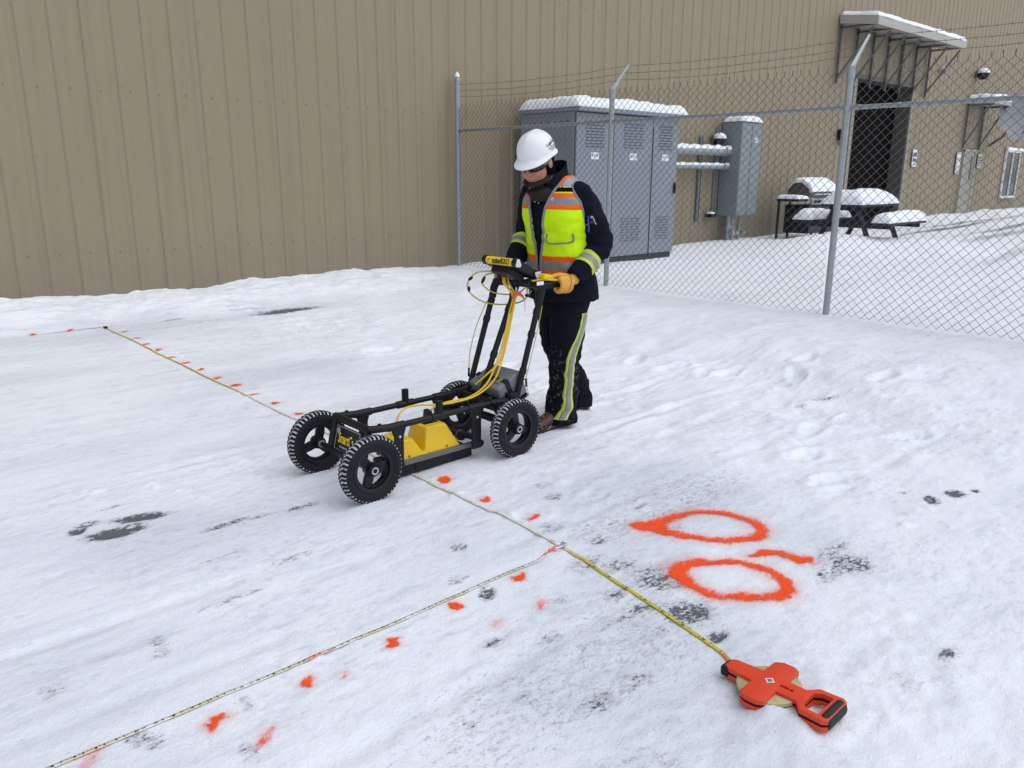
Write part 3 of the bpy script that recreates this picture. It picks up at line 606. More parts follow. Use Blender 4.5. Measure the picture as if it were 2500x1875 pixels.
for i in range(3):
    xa, xb = DS[i] + .006, DS[i + 1] - .006
    dd = MB().box(((xa + xb) / 2, CY0 + .008, (CZ0 + CZ1) / 2), (xb - xa, .03, CZ1 - CZ0 - .03), bev=.006).build('door', 'cab', cb)
    for zc in (2.08, .66):
        lv = MB()
        for cx_ in range(4):
            for rz in range(9):
                X = (xa + xb) / 2 + (cx_ - 1.5) * .105 * (xb - xa) / .8; zz = zc + (rz - 4) * .043
                lv.add([(X - .042, CY0 - .008, zz + .012), (X + .042, CY0 - .008, zz + .012), (X + .042, CY0 - .020, zz - .008), (X - .042, CY0 - .020, zz - .008), (X - .042, CY0 - .008, zz - .010), (X + .042, CY0 - .008, zz - .010)], [(0, 1, 2, 3), (3, 2, 5, 4), (0, 3, 4), (1, 5, 2)])
                lv.box((X, CY0 - .0085, zz - .016), (.08, .002, .010))
        lv.build('louvres', 'cab', dd, kind='stuff')
        ls = MB()
        for cx_ in range(4):
            for rz in range(9): X = (xa + xb) / 2 + (cx_ - 1.5) * .105 * (xb - xa) / .8; ls.box((X, CY0 - .010, zc + (rz - 4) * .043 - .016), (.082, .003, .009))
        ls.build('louvre_slots', 'slot', dd, kind='stuff')
    pl = MB().box(((xa + xb) / 2 + .0, CY0 - .010, 1.76), (.17, .004, .10)).build('maker_plate', 'white', dd)
    put(text_mesh('E\u00b7T\u00b7N', .055, 1.0, .001), frame(((xa + xb) / 2, CY0 - .0135, 1.765), (1, 0, 0), (0, 0, 1)), 'lettering', 'ink', pl)
    if i < 2: MB().box((xb + .004, CY0 - .012, 1.2), (.012, .01, 2.0)).build('door_gap', 'cabdark', cb)
hd = MB().box((CX1 - .07, CY0 - .03, 1.28), (.03, .03, .14), bev=.006).box((CX1 - .07, CY0 - .018, 1.28), (.05, .012, .18)); hd.build('door_handle', 'plastic', cb)
for yy in (8.75, 9.13):
    MB().box((CX0 - .006, yy, 1.28), (.012, .37, 2.05), bev=.004).build('side_panel', 'cab', cb)
for yy in (8.5, 8.62, 8.75, 8.9, 9.05, 9.2): MB().cyl((CX0 - .008, yy, 2.24), (CX0 - .02, yy, 2.24), .012, 8).build('bolt', 'cabdark', cb)
snow_cap(CX0 - .02, CX1 + .14, CY0 - .09, CY1 + .02, CZ1 + .06, .155, 'thick rounded snow slab on top of the large grey cabinet', rnd=.13, seed=5)
# ------------------------------------------------------------------ wall cabinet with pipes
wc = thing('wall_cabinet', 'green-grey two-door electrical cabinet mounted on the beige wall', 'cabinet', (14.97, 9.5, .68))
MB().box((14.97, 9.49, 1.60), (.76, .44, 1.84), bev=.006).build('body', 'cab2', wc)
for i, (xa, xb) in enumerate(((14.60, 14.96), (14.975, 15.34))):
    dd = MB().box(((xa + xb) / 2, 9.262, 1.60), (xb - xa, .022, 1.80), bev=.004).build('door', 'cab2', wc)
    if i: pl = MB().box(((xa + xb) / 2 - .02, 9.249, 2.18), (.12, .004, .09)).build('maker_plate', 'white', dd); put(text_mesh('E\u00b7N', .05, 1, .001), frame(((xa + xb) / 2 - .02, 9.246, 2.18), (1, 0, 0), (0, 0, 1)), 'lettering', 'ink', pl)
MB().box((14.967, 9.255, 1.6), (.010, .008, 1.8)).build('door_gap', 'cabdark', wc)
for k, (X, r) in enumerate(((14.72, .055), (14.86, .04), (15.12, .03))):
    c = MB().cyl((X, 9.5, -.1), (X, 9.5, .70), r, 14); c.cyl((X, 9.5, .40), (X, 9.5, .48), r * 1.35, 14); c.cyl((X, 9.44, .33), (X, 9.36, .33), r * 1.1, 12); ob = c.build('conduit', 'galv', wc, 40)
    MB().cyl((X, 9.36, .33), (X, 9.345, .33), r * .6, 10).build('conduit_cap', 'silver', ob)
snow_cap(14.58, 15.36, 9.24, 9.69, 2.53, .11, 'snow lying on the green-grey wall cabinet', rnd=.12, seed=6)
for nm, zz, r, lb in (('upper', 1.95, .085, 'thick upper'), ('lower', 1.655, .055, 'thinner lower')):
    t = thing('conduit_pipe', lb + ' horizontal pipe between the two electrical cabinets', 'pipe', (13, 9.5, zz), 'pipes between the cabinets')
    MB().cyl((CX1 - .05, 9.44, zz), (14.60, 9.5, zz), r, 18).build('pipe', 'galv', t, 40)
    for X in (13.2, 14.35): MB().cyl((X, 9.487, zz), (X + .05, 9.489, zz), r + .012, 18).build('coupling', 'galv', t, 40)
    sm = MB(); n = 40; rr = r * .98
    for i in range(n + 1):
        X = CX1 + .02 + (14.56 - CX1 - .02) * i / n; Yc = 9.44 + .06 * i / n; hgt = r * (.35 + .16 * math.sin(i * 1.3) + .1 * math.sin(i * 2.9))
        for k in range(9): a = math.pi * (.12 + .76 * k / 8); sm.v.append((X, Yc - math.cos(a) * rr, zz + math.sin(a) * r * .99 + hgt * math.sin(math.pi * k / 8) ** .6))
    for i in range(n):
        for k in range(8): sm.f.append((i * 9 + k, i * 9 + k + 1, (i + 1) * 9 + k + 1, (i + 1) * 9 + k))
    ob = sm.build('snow_cap', 'snow', None, 60); tag(ob, 'ridge of snow along the ' + lb + ' pipe', 'snow', 'snow lying on top of things')
for X, z0, z1, lb in ((13.88, .58, 2.25, 'perforated steel strut on the wall between the two cabinets'), (14.42, .62, 2.45, 'steel strut on the wall touching the green-grey wall cabinet')):
    t = thing('strut_channel', lb, 'strut', (X, WY - .04, z0), 'wall struts')
    for dx in (-.035, .035): MB().box((X + dx, WY - .05, (z0 + z1) / 2), (.018, .04, z1 - z0)).build('flange', 'galv', t)
    MB().box((X, WY - .035, (z0 + z1) / 2), (.052, .012, z1 - z0 - .02)).build('web', 'strut', t)
t = thing('meter_box', 'small dark box with snow on top, low on the wall beside the wall cabinet', 'box', (14.25, WY - .1, .62)); MB().box((14.25, WY - .11, .69), (.20, .15, .07), bev=.01).build('housing', 'plastic', t); MB().ball((14.25, WY - .11, .735), (.10, .075, .035)).build('snow', 'snow', t, 60)
# ------------------------------------------------------------------ barbecue grill
g = thing('barbecue_grill', 'black and steel barbecue grill under snow against the wall', 'grill', (16.95, 8.88, .25))
GX0, GX1, GY0, GY1 = 16.38, 17.55, 8.62, 9.18
MB().box(((GX0 + GX1) / 2, (GY0 + GY1) / 2, .58), (GX1 - GX0, GY1 - GY0, .60), bev=.01).build('cabinet', 'plastic', g)
for xa, xb in ((GX0 + .02, 16.955), (16.975, GX1 - .02)):
    dd = MB().box(((xa + xb) / 2, GY0 - .012, .58), (xb - xa, .02, .54), bev=.004).build('door', 'wood', g); MB().box(((xa + xb) / 2, GY0 - .04, .78), (.25, .02, .02)).build('handle', 'silver', dd)
MB().box(((GX0 + GX1) / 2, GY0 - .03, .955), (GX1 - GX0, .05, .13), bev=.01).build('control_panel', 'galv', g)
for k in range(7): MB().cyl((GX0 + .13 + k * .15, GY0 - .055, .955), (GX0 + .13 + k * .15, GY0 - .09, .955), .030, 12).build('knob', 'plastic', g, 40)
MB().box((GX0 - .22, (GY0 + GY1) / 2, .985), (.42, .50, .05), bev=.01).build('side_shelf', 'plastic', g)
MB().box((GX1 + .22, (GY0 + GY1) / 2, .985), (.42, .50, .05), bev=.01).build('side_shelf', 'plastic', g)
for X in (GX0 - .40, GX0 + .05, GX1 - .05): MB().box((X, GY1 - .08, .55), (.04, .04, .85)).build('leg', 'plastic', g)
hd = MB(); P = [(GY1 - .02, 1.02), (GY1 - .02, 1.2), (GY1 - .14, 1.33), (GY0 + .24, 1.35), (GY0 + .06, 1.22), (GY0 + .01, 1.03)]; n = len(P)
hd.v = [(GX0 + .03, a, b) for a, b in P] + [(GX1 - .03, a, b) for a, b in P]; hd.f = [tuple(range(n)), tuple(range(2 * n - 1, n - 1, -1))] + [(i, (i + 1) % n, n + (i + 1) % n, n + i) for i in range(n)]
ho = hd.build('hood', 'grill', g); MB().cyl((GX0 + .12, GY0 - .03, 1.10), (GX1 - .12, GY0 - .03, 1.10), .016).build('hood_handle', 'silver', ho, 40)
sm = MB(); P2 = [(GY1 - .02, 1.20), (GY1 - .04, 1.28), (GY1 - .15, 1.43), (GY0 + .22, 1.45), (GY0 + .03, 1.31), (GY0 - .02, 1.16), (GY0 + .03, 1.14)]; n = len(P2); N = 14
for i in range(N + 1):
    X = GX0 + .04 + (GX1 - GX0 - .08) * i / N; e = math.sqrt(max(0, 1 - (2 * i / N - 1) ** 8)); sm.v += [(X, a, 1.14 + (b - 1.14) * (.93 + .07 * e) + .012 * math.sin(i * 2.1 + a * 9)) for a, b in P2]
for i in range(N):
    for k in range(n): sm.f.append((i * n + k, i * n + (k + 1) % n, (i + 1) * n + (k + 1) % n, (i + 1) * n + k))
sm.f += [tuple(range(n)), tuple(range(N * n + n - 1, N * n - 1, -1))]
tag(sm.build('snow_cap', 'snow', None, 60), 'snow blanket over the hood of the barbecue grill', 'snow', 'snow lying on top of things')
snow_cap(GX0 - .44, GX0 + .02, GY0 + .02, GY1 - .02, 1.011, .08, 'snow on the left side shelf of the barbecue grill', rnd=.08, seed=8)
# ------------------------------------------------------------------ picnic table
t = thing('picnic_table', 'dark picnic table with two benches, buried in snow behind the fence', 'table', (15.7, 7.2, .2))
for i in range(5): MB().box((15.7, 6.89 + i * .152, .945), (1.68, .14, .045), bev=.004).build('table_plank', 'wood', t)
for yb in (6.42, 7.95):
    for i in (0, 1): MB().box((15.72, yb + i * .15 - .07, .635), (1.74, .14, .045), bev=.004).build('bench_plank', 'wood', t)
for X in (15.1, 16.3):
    for s in (-1, 1): MB().tube([(X, 7.2 + s * .22, .92), (X, 7.2 + s * .62, .0)], .05, 4).build('leg', 'wood', t)
    MB().box((X + .06, 7.19, .585), (.045, 1.75, .10)).build('bench_beam', 'wood', t); MB().box((X + .06, 7.2, .895), (.045, .7, .09)).build('top_beam', 'wood', t)
snow_cap(14.84, 16.56, 6.80, 7.58, .968, .25, 'rounded snow heap on the picnic table top', rnd=.30, seed=9)
snow_cap(14.84, 16.60, 6.26, 6.58, .658, .20, 'snow on the near bench of the picnic table', rnd=.16, seed=10)
snow_cap(14.84, 16.60, 7.79, 8.12, .658, .19, 'snow on the far bench of the picnic table', rnd=.16, seed=12)
# ------------------------------------------------------------------ ground-penetrating radar cart
cart = thing('survey_cart', 'black four-wheeled radar survey cart with yellow sled and handlebar console', 'cart', (2.33, 3.28, 0))
RW = .163; YN, YF, ZR = 3.12, 3.42, .30
# --- wheels (axis along Y); one set of meshes shared by the four wheels
def oval_hole(c, ra, rb, rot, n=20):
    return [(c[0] + ra * math.cos(a) * math.cos(rot) - rb * math.sin(a) * math.sin(rot), c[1] + ra * math.cos(a) * math.sin(rot) + rb * math.sin(a) * math.cos(rot)) for a in [2 * math.pi * k / n for k in range(n)]]
def tri_hole(mid, n=9):
    """rounded opening between two spokes, in polar form"""
    pts = []; r0, r1 = .034, .086; h0, h1 = math.radians(30), math.radians(50)
    for k in range(n): a = mid - h1 + 2 * h1 * k / (n - 1); pts.append((r1 * math.cos(a), r1 * math.sin(a)))
    for k in range(5): a = mid + h1 * .99 - (h1 - h0) * k / 4; r = r1 - .004 - (r1 - r0 - .004) * (k / 4) ** .8; pts.append((r * math.cos(a), r * math.sin(a)))
    for k in range(5): a = mid - h0 - (h1 * .99 - h0) * k / 4; r = r0 + (r1 - r0 - .004) * (k / 4) ** 1.25; pts.append((r * math.cos(a), r * math.sin(a)))
    return pts
RY = Matrix.Rotation(math.radians(90), 4, 'X')
disc = curve_plate([(.098 * math.cos(2 * math.pi * k / 64), .098 * math.sin(2 * math.pi * k / 64)) for k in range(64)], [tri_hole(math.radians(90 + 120 * k)) for k in range(3)], .016, .004); disc.transform(RY)
hubm = MB(); hubm.lathe([(.001, -.036), (.026, -.036), (.030, -.030), (.030, .030), (.026, .036), (.001, .036)], (0, 0, 0), (0, 1, 0), 32)
rimm = MB(); rimm.lathe([(.089, -.026), (.108, -.031), (.112, -.027), (.106, .0), (.112, .027), (.108, .031), (.089, .026), (.094, 0)], (0, 0, 0), (0, 1, 0), 64, closed=True)
tyr = MB(); prof = [(.104, -.026), (.116, -.0315), (.132, -.0335), (.146, -.031), (.1535, -.025), (.1575, -.012), (.1585, 0), (.1575, .012), (.1535, .025), (.146, .031), (.132, .0335), (.116, .0315), (.104, .026)]
tyr.lathe(prof, (0, 0, 0), (0, 1, 0), 96)
for rr, hh in ((.128, .0337), (.112, .0308)):
    for s in (-1, 1): tyr.lathe([(rr - .002, s * (hh - .0004)), (rr, s * (hh + .0012)), (rr + .002, s * (hh - .0004))], (0, 0, 0), (0, 1, 0), 96)
grv = MB(); grv.lathe([(.1495, -.0300), (.1558, -.0265), (.1609, -.012), (.1620, 0), (.1609, .012), (.1558, .0265), (.1495, .0300)], (0, 0, 0), (0, 1, 0), 96)
lug = MB(); NL = 46
def lugbox(a, da, y0, y1, r0, r1, sk=0.0):
    P = []
    for (aa, yy) in ((a - da, y0), (a + da, y0), (a + da + sk, y1), (a - da + sk, y1)):
        for rr in (r0, r1):
            drop = .0000 + 7.2 * max(0, abs(yy) - .010) ** 2 * 2.2
            P.append(((rr - drop) * math.cos(aa), yy, (rr - drop) * math.sin(aa)))
    lug.add(P, [(0, 2, 4, 6), (1, 7, 5, 3), (0, 1, 3, 2), (2, 3, 5, 4), (4, 5, 7, 6), (6, 7, 1, 0)])
for k in range(NL):
    st = 2 * math.pi / NL; a = 2 * math.pi * k / NL + st * random.uniform(-.09, .09)
    for s in (-1, 1):
        lugbox(a + (.25 * st if s > 0 else 0), st * .30, s * .0132, s * .0305, .150, .1630, .05 * st)
        lugbox(a + (.5 if s > 0 else .25) * st, st * .28, s * .0024, s * .0106, .152, .1636, .2 * st * s)
brg = MB(); brg.lathe([(.0105, .0365), (.0175, .0372), (.0175, .031), (.0105, .031)], (0, 0, 0), (0, 1, 0), 32, closed=True); brg2 = MB(); brg2.lathe([(.0105, -.0365), (.0175, -.0372), (.0175, -.031), (.0105, -.031)], (0, 0, 0), (0, 1, 0), 32, closed=True)
axl = MB(); axl.cyl((0, -.039, 0), (0, .039, 0), .006, 6); axl.lathe([(.0075, -.0385), (.0115, -.038), (.0115, -.036), (.0075, -.036)], (0, 0, 0), (0, 1, 0), 24, closed=True)
WM = {}
def mm(mb, nm, mat, sm=35):
    ob = mb.build(nm, mat, None, sm); me = ob.data; bpy.data.objects.remove(ob); return me
dd_ = link('wheel', disc, 'plastic', None, 35); dm = dd_.data; bpy.data.objects.remove(dd_)
WM = dict(hub=mm(hubm, 'hub', 'plastic'), rim=mm(rimm, 'rim', 'plastic'), tyre=mm(tyr, 'tyre', 'rubber', 60), tread_snow=mm(grv, 'packed_snow', 'packed', 60), tread=mm(lug, 'tread_lugs', 'rubber', 20), bearing=mm(brg, 'bearing', 'silver'), bearing_b=mm(brg2, 'bearing', 'silver'), axle_nut=mm(axl, 'axle_nut', 'plastic'))
HUBS = [(1.872, 3.030, 20), (1.880, 3.540, 75), (2.785, 3.030, 52), (2.795, 3.540, 100)]
for i, (X, Y, an) in enumerate(HUBS):
    wz = RW - .010 + gz(X, Y) * .6
    wh = bpy.data.objects.new('wheel', dm); col.objects.link(wh); wh.parent = cart; wh.location = (X - 2.33, Y - 3.28, wz); wh.rotation_euler = (0, math.radians(an), 0)
    for nm, me in WM.items():
        ob = bpy.data.objects.new('bearing' if nm == 'bearing_b' else nm, me); col.objects.link(ob); ob.parent = wh
        if nm == 'tread': ob['kind'] = 'stuff'
# --- frame
def T(pts, r, nm, mat='black', n=12, par=None, sm=45, lb=None): return MB().tube(pts, r, n).build(nm, mat, par or cart, sm, lb)
for Y in (YN, YF):
    T([(2.02, Y, ZR), (2.70, Y, ZR)], .0155, 'rail')
    T([(1.925, Y, ZR + .012), (2.05, Y, ZR)], .0195, 'rail_sleeve'); T([(2.03, Y, ZR), (2.125, Y, ZR)], .0205, 'rail_sleeve'); T([(2.53, Y, ZR), (2.63, Y, ZR)], .020, 'rail_sleeve')
    T([(2.29, Y, ZR), (2.39, Y, ZR)], .0205, 'rail_sleeve')
    s = T([(2.343, Y, ZR), (2.343, Y, ZR + .078)], .019, 'stub_socket', n=16); T([(2.343, Y, ZR + .076), (2.343, Y, ZR + .0785)], .0135, 'socket_bore', 'ink', 14, s)
    MB().box((1.985, Y, ZR + .024), (.016, .012, .014)).build('pin_clip', 'plastic', cart)
    # hanger plates down to the sled
    for X, zb, wd in ((2.085, .10, .042), (2.575, .085, .052)):
        pl = curve_plate([(-wd * 1.05, .012), (wd * 1.05, .012), (wd * .55, -.045), (wd * .5, zb - ZR), (-wd * .5, zb - ZR), (-wd * .55, -.045)], [], .010, .002)
        hb = put(pl, frame((X, Y - (.012 if Y < 3.2 else -.012), ZR - .008), (1, 0, 0), (0, 0, 1)), 'hanger_plate', 'black', cart)
        yb = Y - .019 if Y < 3.2 else Y + .019
        MB().cyl((X, yb, ZR - .05), (X, yb - .006, ZR - .05), .0065, 10).build('bolt', 'silver', hb, 40)
    T([(2.60, Y - .02 if Y < 3.2 else Y + .02, .098), (2.60, Y + .02, .098)], .021, 'foot_boss', n=16)
    # rear dropper to the axle and gusset
    T([(2.70, Y, ZR), (2.79, Y, .17)], .019, 'axle_dropper'); T([(2.68, Y, ZR), (2.80, Y, ZR - .01)], .022, 'rear_joint')
T([(1.925, YN - .003, ZR + .012), (1.925, YF + .003, ZR + .012)], .0195, 'front_crossbar', n=14)
for Y in (YN, YF): MB().ball((1.925, Y, ZR + .012), .0215).build('corner_joint', 'black', cart, 60); T([(1.925, Y, ZR + .01), (1.885, Y, .155)], .0185, 'front_dropper')
T([(1.876, 3.00, .160), (1.876, 3.57, .160)], .0125, 'front_axle'); T([(1.885, 3.08, .150), (1.885, 3.46, .150)], .019, 'axle_beam')
T([(2.79, 3.00, .160), (2.79, 3.57, .160)], .0125, 'rear_axle'); T([(2.795, 3.08, .175), (2.795, 3.46, .175)], .018, 'axle_beam')
for Y in (3.087, 3.49): T([(1.876, Y, .16), (1.876, Y + .006, .16)], .0185, 'bearing_collar', 'silver')
# crank behind the sled
T([(2.545, 3.19, .125), (2.60, 3.40, .135)], .022, 'rear_crossbar'); T([(2.50, 3.30, .155), (2.60, 3.15, .12)], .018, 'tow_link')
cl = MB().lathe([(.024, -.006), (.030, -.006), (.030, .006), (.024, .006)], (2.555, 3.22, .126), (.2, 1, 0), 20, closed=True).build('hose_clamp', 'greybar', cart, 40)
# --- front name board
SB = MB().box((1.898, 3.27, .226), (.006, .215, .125), Matrix.Rotation(math.radians(14), 3, 'Y'), .002).build('name_board', 'plastic', cart)
mB = frame((1.893, 3.27, .227), (0, -1, 0), (math.sin(math.radians(14)), 0, math.cos(math.radians(14))))
put(curve_plate([(-.104, -.058), (.104, -.058), (.104, .058), (-.104, .058)], [[(-.102, -.056), (.102, -.056), (.102, .056), (-.102, .056)]], .0008), mB @ Matrix.Translation((0, 0, .0012)), 'border_line', 'plate', SB)
put(text_mesh('SmartCart', .070, .56, .0014), mB @ Matrix.Translation((.004, .0, .0014)), 'lettering', 'inky', SB)
put(text_mesh('by Sensors & Software', .016, .8, .0002), mB @ Matrix.Translation((.0, -.040, .0014)), 'small_lettering', 'plate', SB)
for k in range(3): put(curve_plate([(-.016 + .005 * k, -.008), (-.009 + .005 * k, -.010), (-.001 + .005 * k, .004), (.010 + .003 * k, .009), (.002 + .005 * k, .010), (-.008 + .005 * k, .004)], [], .0008), mB @ Matrix.Translation((-.085, .042 - .007 * k, .0014)), 'emblem_stroke', 'plate', SB)
# --- handle uprights
UP = {'n': ((2.845, YN, .20), (3.035, YN, .80)), 'm': ((2.735, 3.27, .29), (2.985, 3.27, .84)), 'f': ((2.775, YF, .28), (2.965, YF, .83))}
for k, (a, b) in UP.items():
    up = T([a, b], .0165, 'upright', n=14); A = Vector(a); B = Vector(b); d = B - A
    for t0 in ((.40, .73, .93) if k == 'n' else (.42, .86) if k == 'm' else (.75, .93)):
        c = A + d * t0; u = d.normalized() * .016; T([c - u, c + u], .0205, 'collar', 'plastic', 14, up)
MB().box((2.835, YN, .30), (.06, .05, .07), bev=.008).build('upright_socket', 'black', cart); MB().box((2.775, YF, .29), (.07, .05, .06), bev=.008).build('upright_socket', 'black', cart)
T([(2.73, YN, .29), (2.73, YF, .29)], .019, 'rear_bridge')
# --- handlebar
T([(3.020, 3.09, .905), (3.000, 3.30, .905), (2.995, YF + .02, .893)], .019, 'handlebar', n=14)
T([(3.033, YN, .79), (3.045, YN, .84), (3.052, YN, .905)], [.021, .024, .036], 'near_joint', n=16); T([(3.02, YN + .01, .900), (3.09, YN - .02, .905), (3.135, 3.085, .908)], [.034, .026, .024], 'near_joint', n=14)
T([(3.135, 3.085, .908), (3.235, 3.058, .902)], .0165, 'grip', 'grip', 14)
T([(2.96, YF, .81), (2.972, YF, .865), (2.985, YF - .006, .897), (3.0, YF - .04, .906)], [.021, .022, .026, .022], 'far_joint', n=14); T([(2.99, YF, .897), (3.07, 3.455, .915), (3.17, 3.47, .918)], [.022, .018, .0165], 'grip', 'grip', 14)
T([(2.98, 3.27, .825), (2.993, 3.27, .87), (3.0, 3.27, .905)], [.021, .023, .028], 'centre_joint', n=14)
MB().box((3.01, 3.20, .915), (.07, .14, .030), Matrix.Rotation(.2, 3, 'Y'), .006).build('console_mount', 'plastic', cart)
for Y, X in ((3.235, 2.975), (3.15, 2.985)):
    s = T([(X, Y, .885), (X, Y, .85)], .006, 'clamp_screw', 'silver', 8); MB().lathe([(.001, 0), (.016, 0), (.019, .006), (.016, .014), (.001, .014)], (X, Y, .842), (0, 0, 1), 8).build('clamp_knob', 'plastic', s)
T([(3.03, 3.17, .925), (2.99, 3.17, .93)], .009, 'pivot_bolt', 'silver', 8)
# --- display console, tilted towards the operator
KC = Vector((2.955, 3.255, .995)); ka = math.radians(27); KX = Vector((math.cos(ka), 0, -math.sin(ka))); KZ = Vector((math.sin(ka), 0, math.cos(ka))); KR = Matrix((KX, (0, 1, 0), KZ)).transposed()
con = MB().box(KC - KZ * .004, (.150, .225, .040), KR, .008).build('console', 'plastic', cart)
MB().box(KC + KZ * .0175, (.115, .17, .004), KR).build('screen', 'lens', con); MB().box(KC - KZ * .038 + KX * -.01, (.11, .17, .045), KR, .012).build('console_back', 'plastic', con)
for sx, nm in ((-1, 'front_tube'), (1, 'rear_tube')):
    c = KC + KX * (.082 * sx); T([c + Vector((0, -.118, 0)), c + Vector((0, .118, 0))], .0215, nm, 'label_y' if sx < 0 else 'plastic', 24, con)
    for ya, yb in ((-.134, -.108), (.108, .134)): T([c + Vector((0, ya, 0)), c + Vector((0, yb, 0))], .0265, 'tube_cap', 'plastic', 24, con)
    for s in (-1, 1):
        o2 = c + Vector((0, s * .1355, 0)); pl = curve_plate([(-.014, -.019), (.014, -.021), (.020, -.012), (.006, .019), (-.006, .021), (-.018, -.010)] if sx < 0 else [(-.019, .017), (.017, .019), (.020, .010), (.004, -.020), (-.006, -.020), (-.020, .008)], [], .003, .0012)
        pp = put(pl, frame(o2, (1, 0, 0), (0, 0, 1)), 'corner_plate', 'plate', con)
        for q in ((0, 0), (-.009, -.009) if sx < 0 else (-.011, .010), (.009, -.012) if sx < 0 else (.011, .011)): MB().cyl(o2 + Vector((q[0], s * .001, q[1])), o2 + Vector((q[0], s * .004, q[1])), .003, 8).build('rivet', 'silver', pp)
for q in ((-.02, .008), (.0, -.012)): cc = KC + KX * q[0] + KZ * q[1] + Vector((0, -.113, 0)); MB().cyl(cc, cc + Vector((0, -.004, 0)), .0035, 8).build('side_screw', 'silver', con)
for s in (-1, 1): MB().box(KC + Vector((0, s * .120, 0)), (.17, .014, .046), KR, .004).build('side_bracket', 'plastic', con)
c = KC + KX * -.082; fz = Vector((-.9, 0, .436)).normalized(); fm = frame(c, (0, -1, 0), Vector((.14, 0, .99)))
def wrap_tube(me, r):     # wraps flat lettering round the front tube
    v, n = marr(me); a = v[:, 1] / r; out = np.stack([v[:, 0], r * np.sin(a), r * np.cos(a)], 1); setv(me, out); return me
tm = text_mesh('pulseEKKO', .047, .62, .0013, .0004); bmt = bmesh.new(); bmt.from_mesh(tm)
for q in range(-6, 7): bmesh.ops.bisect_plane(bmt, geom=bmt.verts[:] + bmt.edges[:] + bmt.faces[:], plane_co=(0, q * .0035, 0), plane_no=(0, 1, 0))
bmt.to_mesh(tm); bmt.free(); tm = wrap_tube(tm, .0226); put(tm, fm @ Matrix.Translation((.016, 0, 0)), 'lettering', 'ink', con)
lg = curve_plate([(-.010, -.010), (-.004, -.008), (.000, .002), (.010, .008), (.002, .010), (-.004, .006), (-.008, .004), (-.003, .002)], [], .0004); bm = bmesh.new(); bm.from_mesh(lg); bm.to_mesh(lg); bm.free(); put(wrap_tube(lg, .0222), fm @ Matrix.Translation((-.083, 0, 0)), 'emblem', 'ink', con)
# yellow grip plate and pad beside the operator's hand
MB().box((3.105, 3.098, .942), (.145, .046, .030), Matrix.Rotation(.16, 3, 'Y'), .009).build('yellow_side_grip', 'yellow', cart); MB().box((3.005, 3.078, .920), (.050, .004, .020), bev=.001).build('white_tag', 'white', cart)
# --- sled with yellow antenna
sled = MB(); sled.box((2.345, 3.27, .040), (.50, .20, .052), bev=.004); sl = sled.build('sled', 'plastic', cart)
MB().box((2.345, 3.185, .018), (.47, .025, .020), bev=.004).build('skid_runner', 'black', sl); MB().box((2.345, 3.355, .018), (.47, .025, .020), bev=.004).build('skid_runner', 'black', sl)
for Y in (3.163, 3.377): b = MB().box((2.365, Y, .081), (.475, .022, .024), bev=.002).build('side_channel', 'greybar', sl); 
MB().box((2.612, 3.163, .081), (.022, .024, .022), bev=.003).build('orange_end_cap', 'orange_rib', sl); MB().cyl((2.12, 3.17, .083), (2.12, 3.14, .083), .018).build('end_boss', 'plastic', sl, 40)
for X in (2.22, 2.47): MB().box((X, 3.172, .046), (.012, .004, .045)).build('skirt_rib', 'black', sl)
def frustum(mb, x0, x1, y0, y1, z0, X0, X1, Y0, Y1, z1): mb.add([(x0, y0, z0), (x1, y0, z0), (x1, y1, z0), (x0, y1, z0), (X0, Y0, z1), (X1, Y0, z1), (X1, Y1, z1), (X0, Y1, z1)], [(0, 3, 2, 1), (4, 5, 6, 7), (0, 1, 5, 4), (1, 2, 6, 5), (2, 3, 7, 6), (3, 0, 4, 7)])
an = MB(); frustum(an, 2.125, 2.525, 3.175, 3.365, .070, 2.128, 2.52, 3.178, 3.362, .098); frustum(an, 2.128, 2.290, 3.178, 3.362, .09, 2.131, 2.225, 3.190, 3.350, .188); frustum(an, 2.290, 2.520, 3.178, 3.362, .09, 2.315, 2.445, 3.200, 3.340, .222)
am = remesh(an, .006, 12); put(am, Matrix.Identity(4), 'antenna_housing', 'yellow', cart, 80)
AH = [o for o in cart.children if o.name.startswith('antenna_housing')][0]
for X, z0, w2 in ((2.175, .1825, .062), (2.385, .2225, .09)): MB().box((X, 3.29, z0), (w2, .09, .006), bev=.002).build('connector_plate', 'plastic', AH)
for X, z0 in ((2.205, .184), (2.40, .226)):
    b = MB().box((X, 3.30, z0 + .028), (.030, .045, .052), Matrix.Rotation(.15, 3, 'X'), .005).build('plug_block', 'plastic', AH); MB().box((X + .017, 3.30, z0 + .02), (.006, .02, .02)).build('latch', 'plastic', b)
for X in (2.19, 2.43): MB().cyl((X, 3.176, .104), (X, 3.172, .104), .006, 3).build('arrow_mark', 'ink', AH)
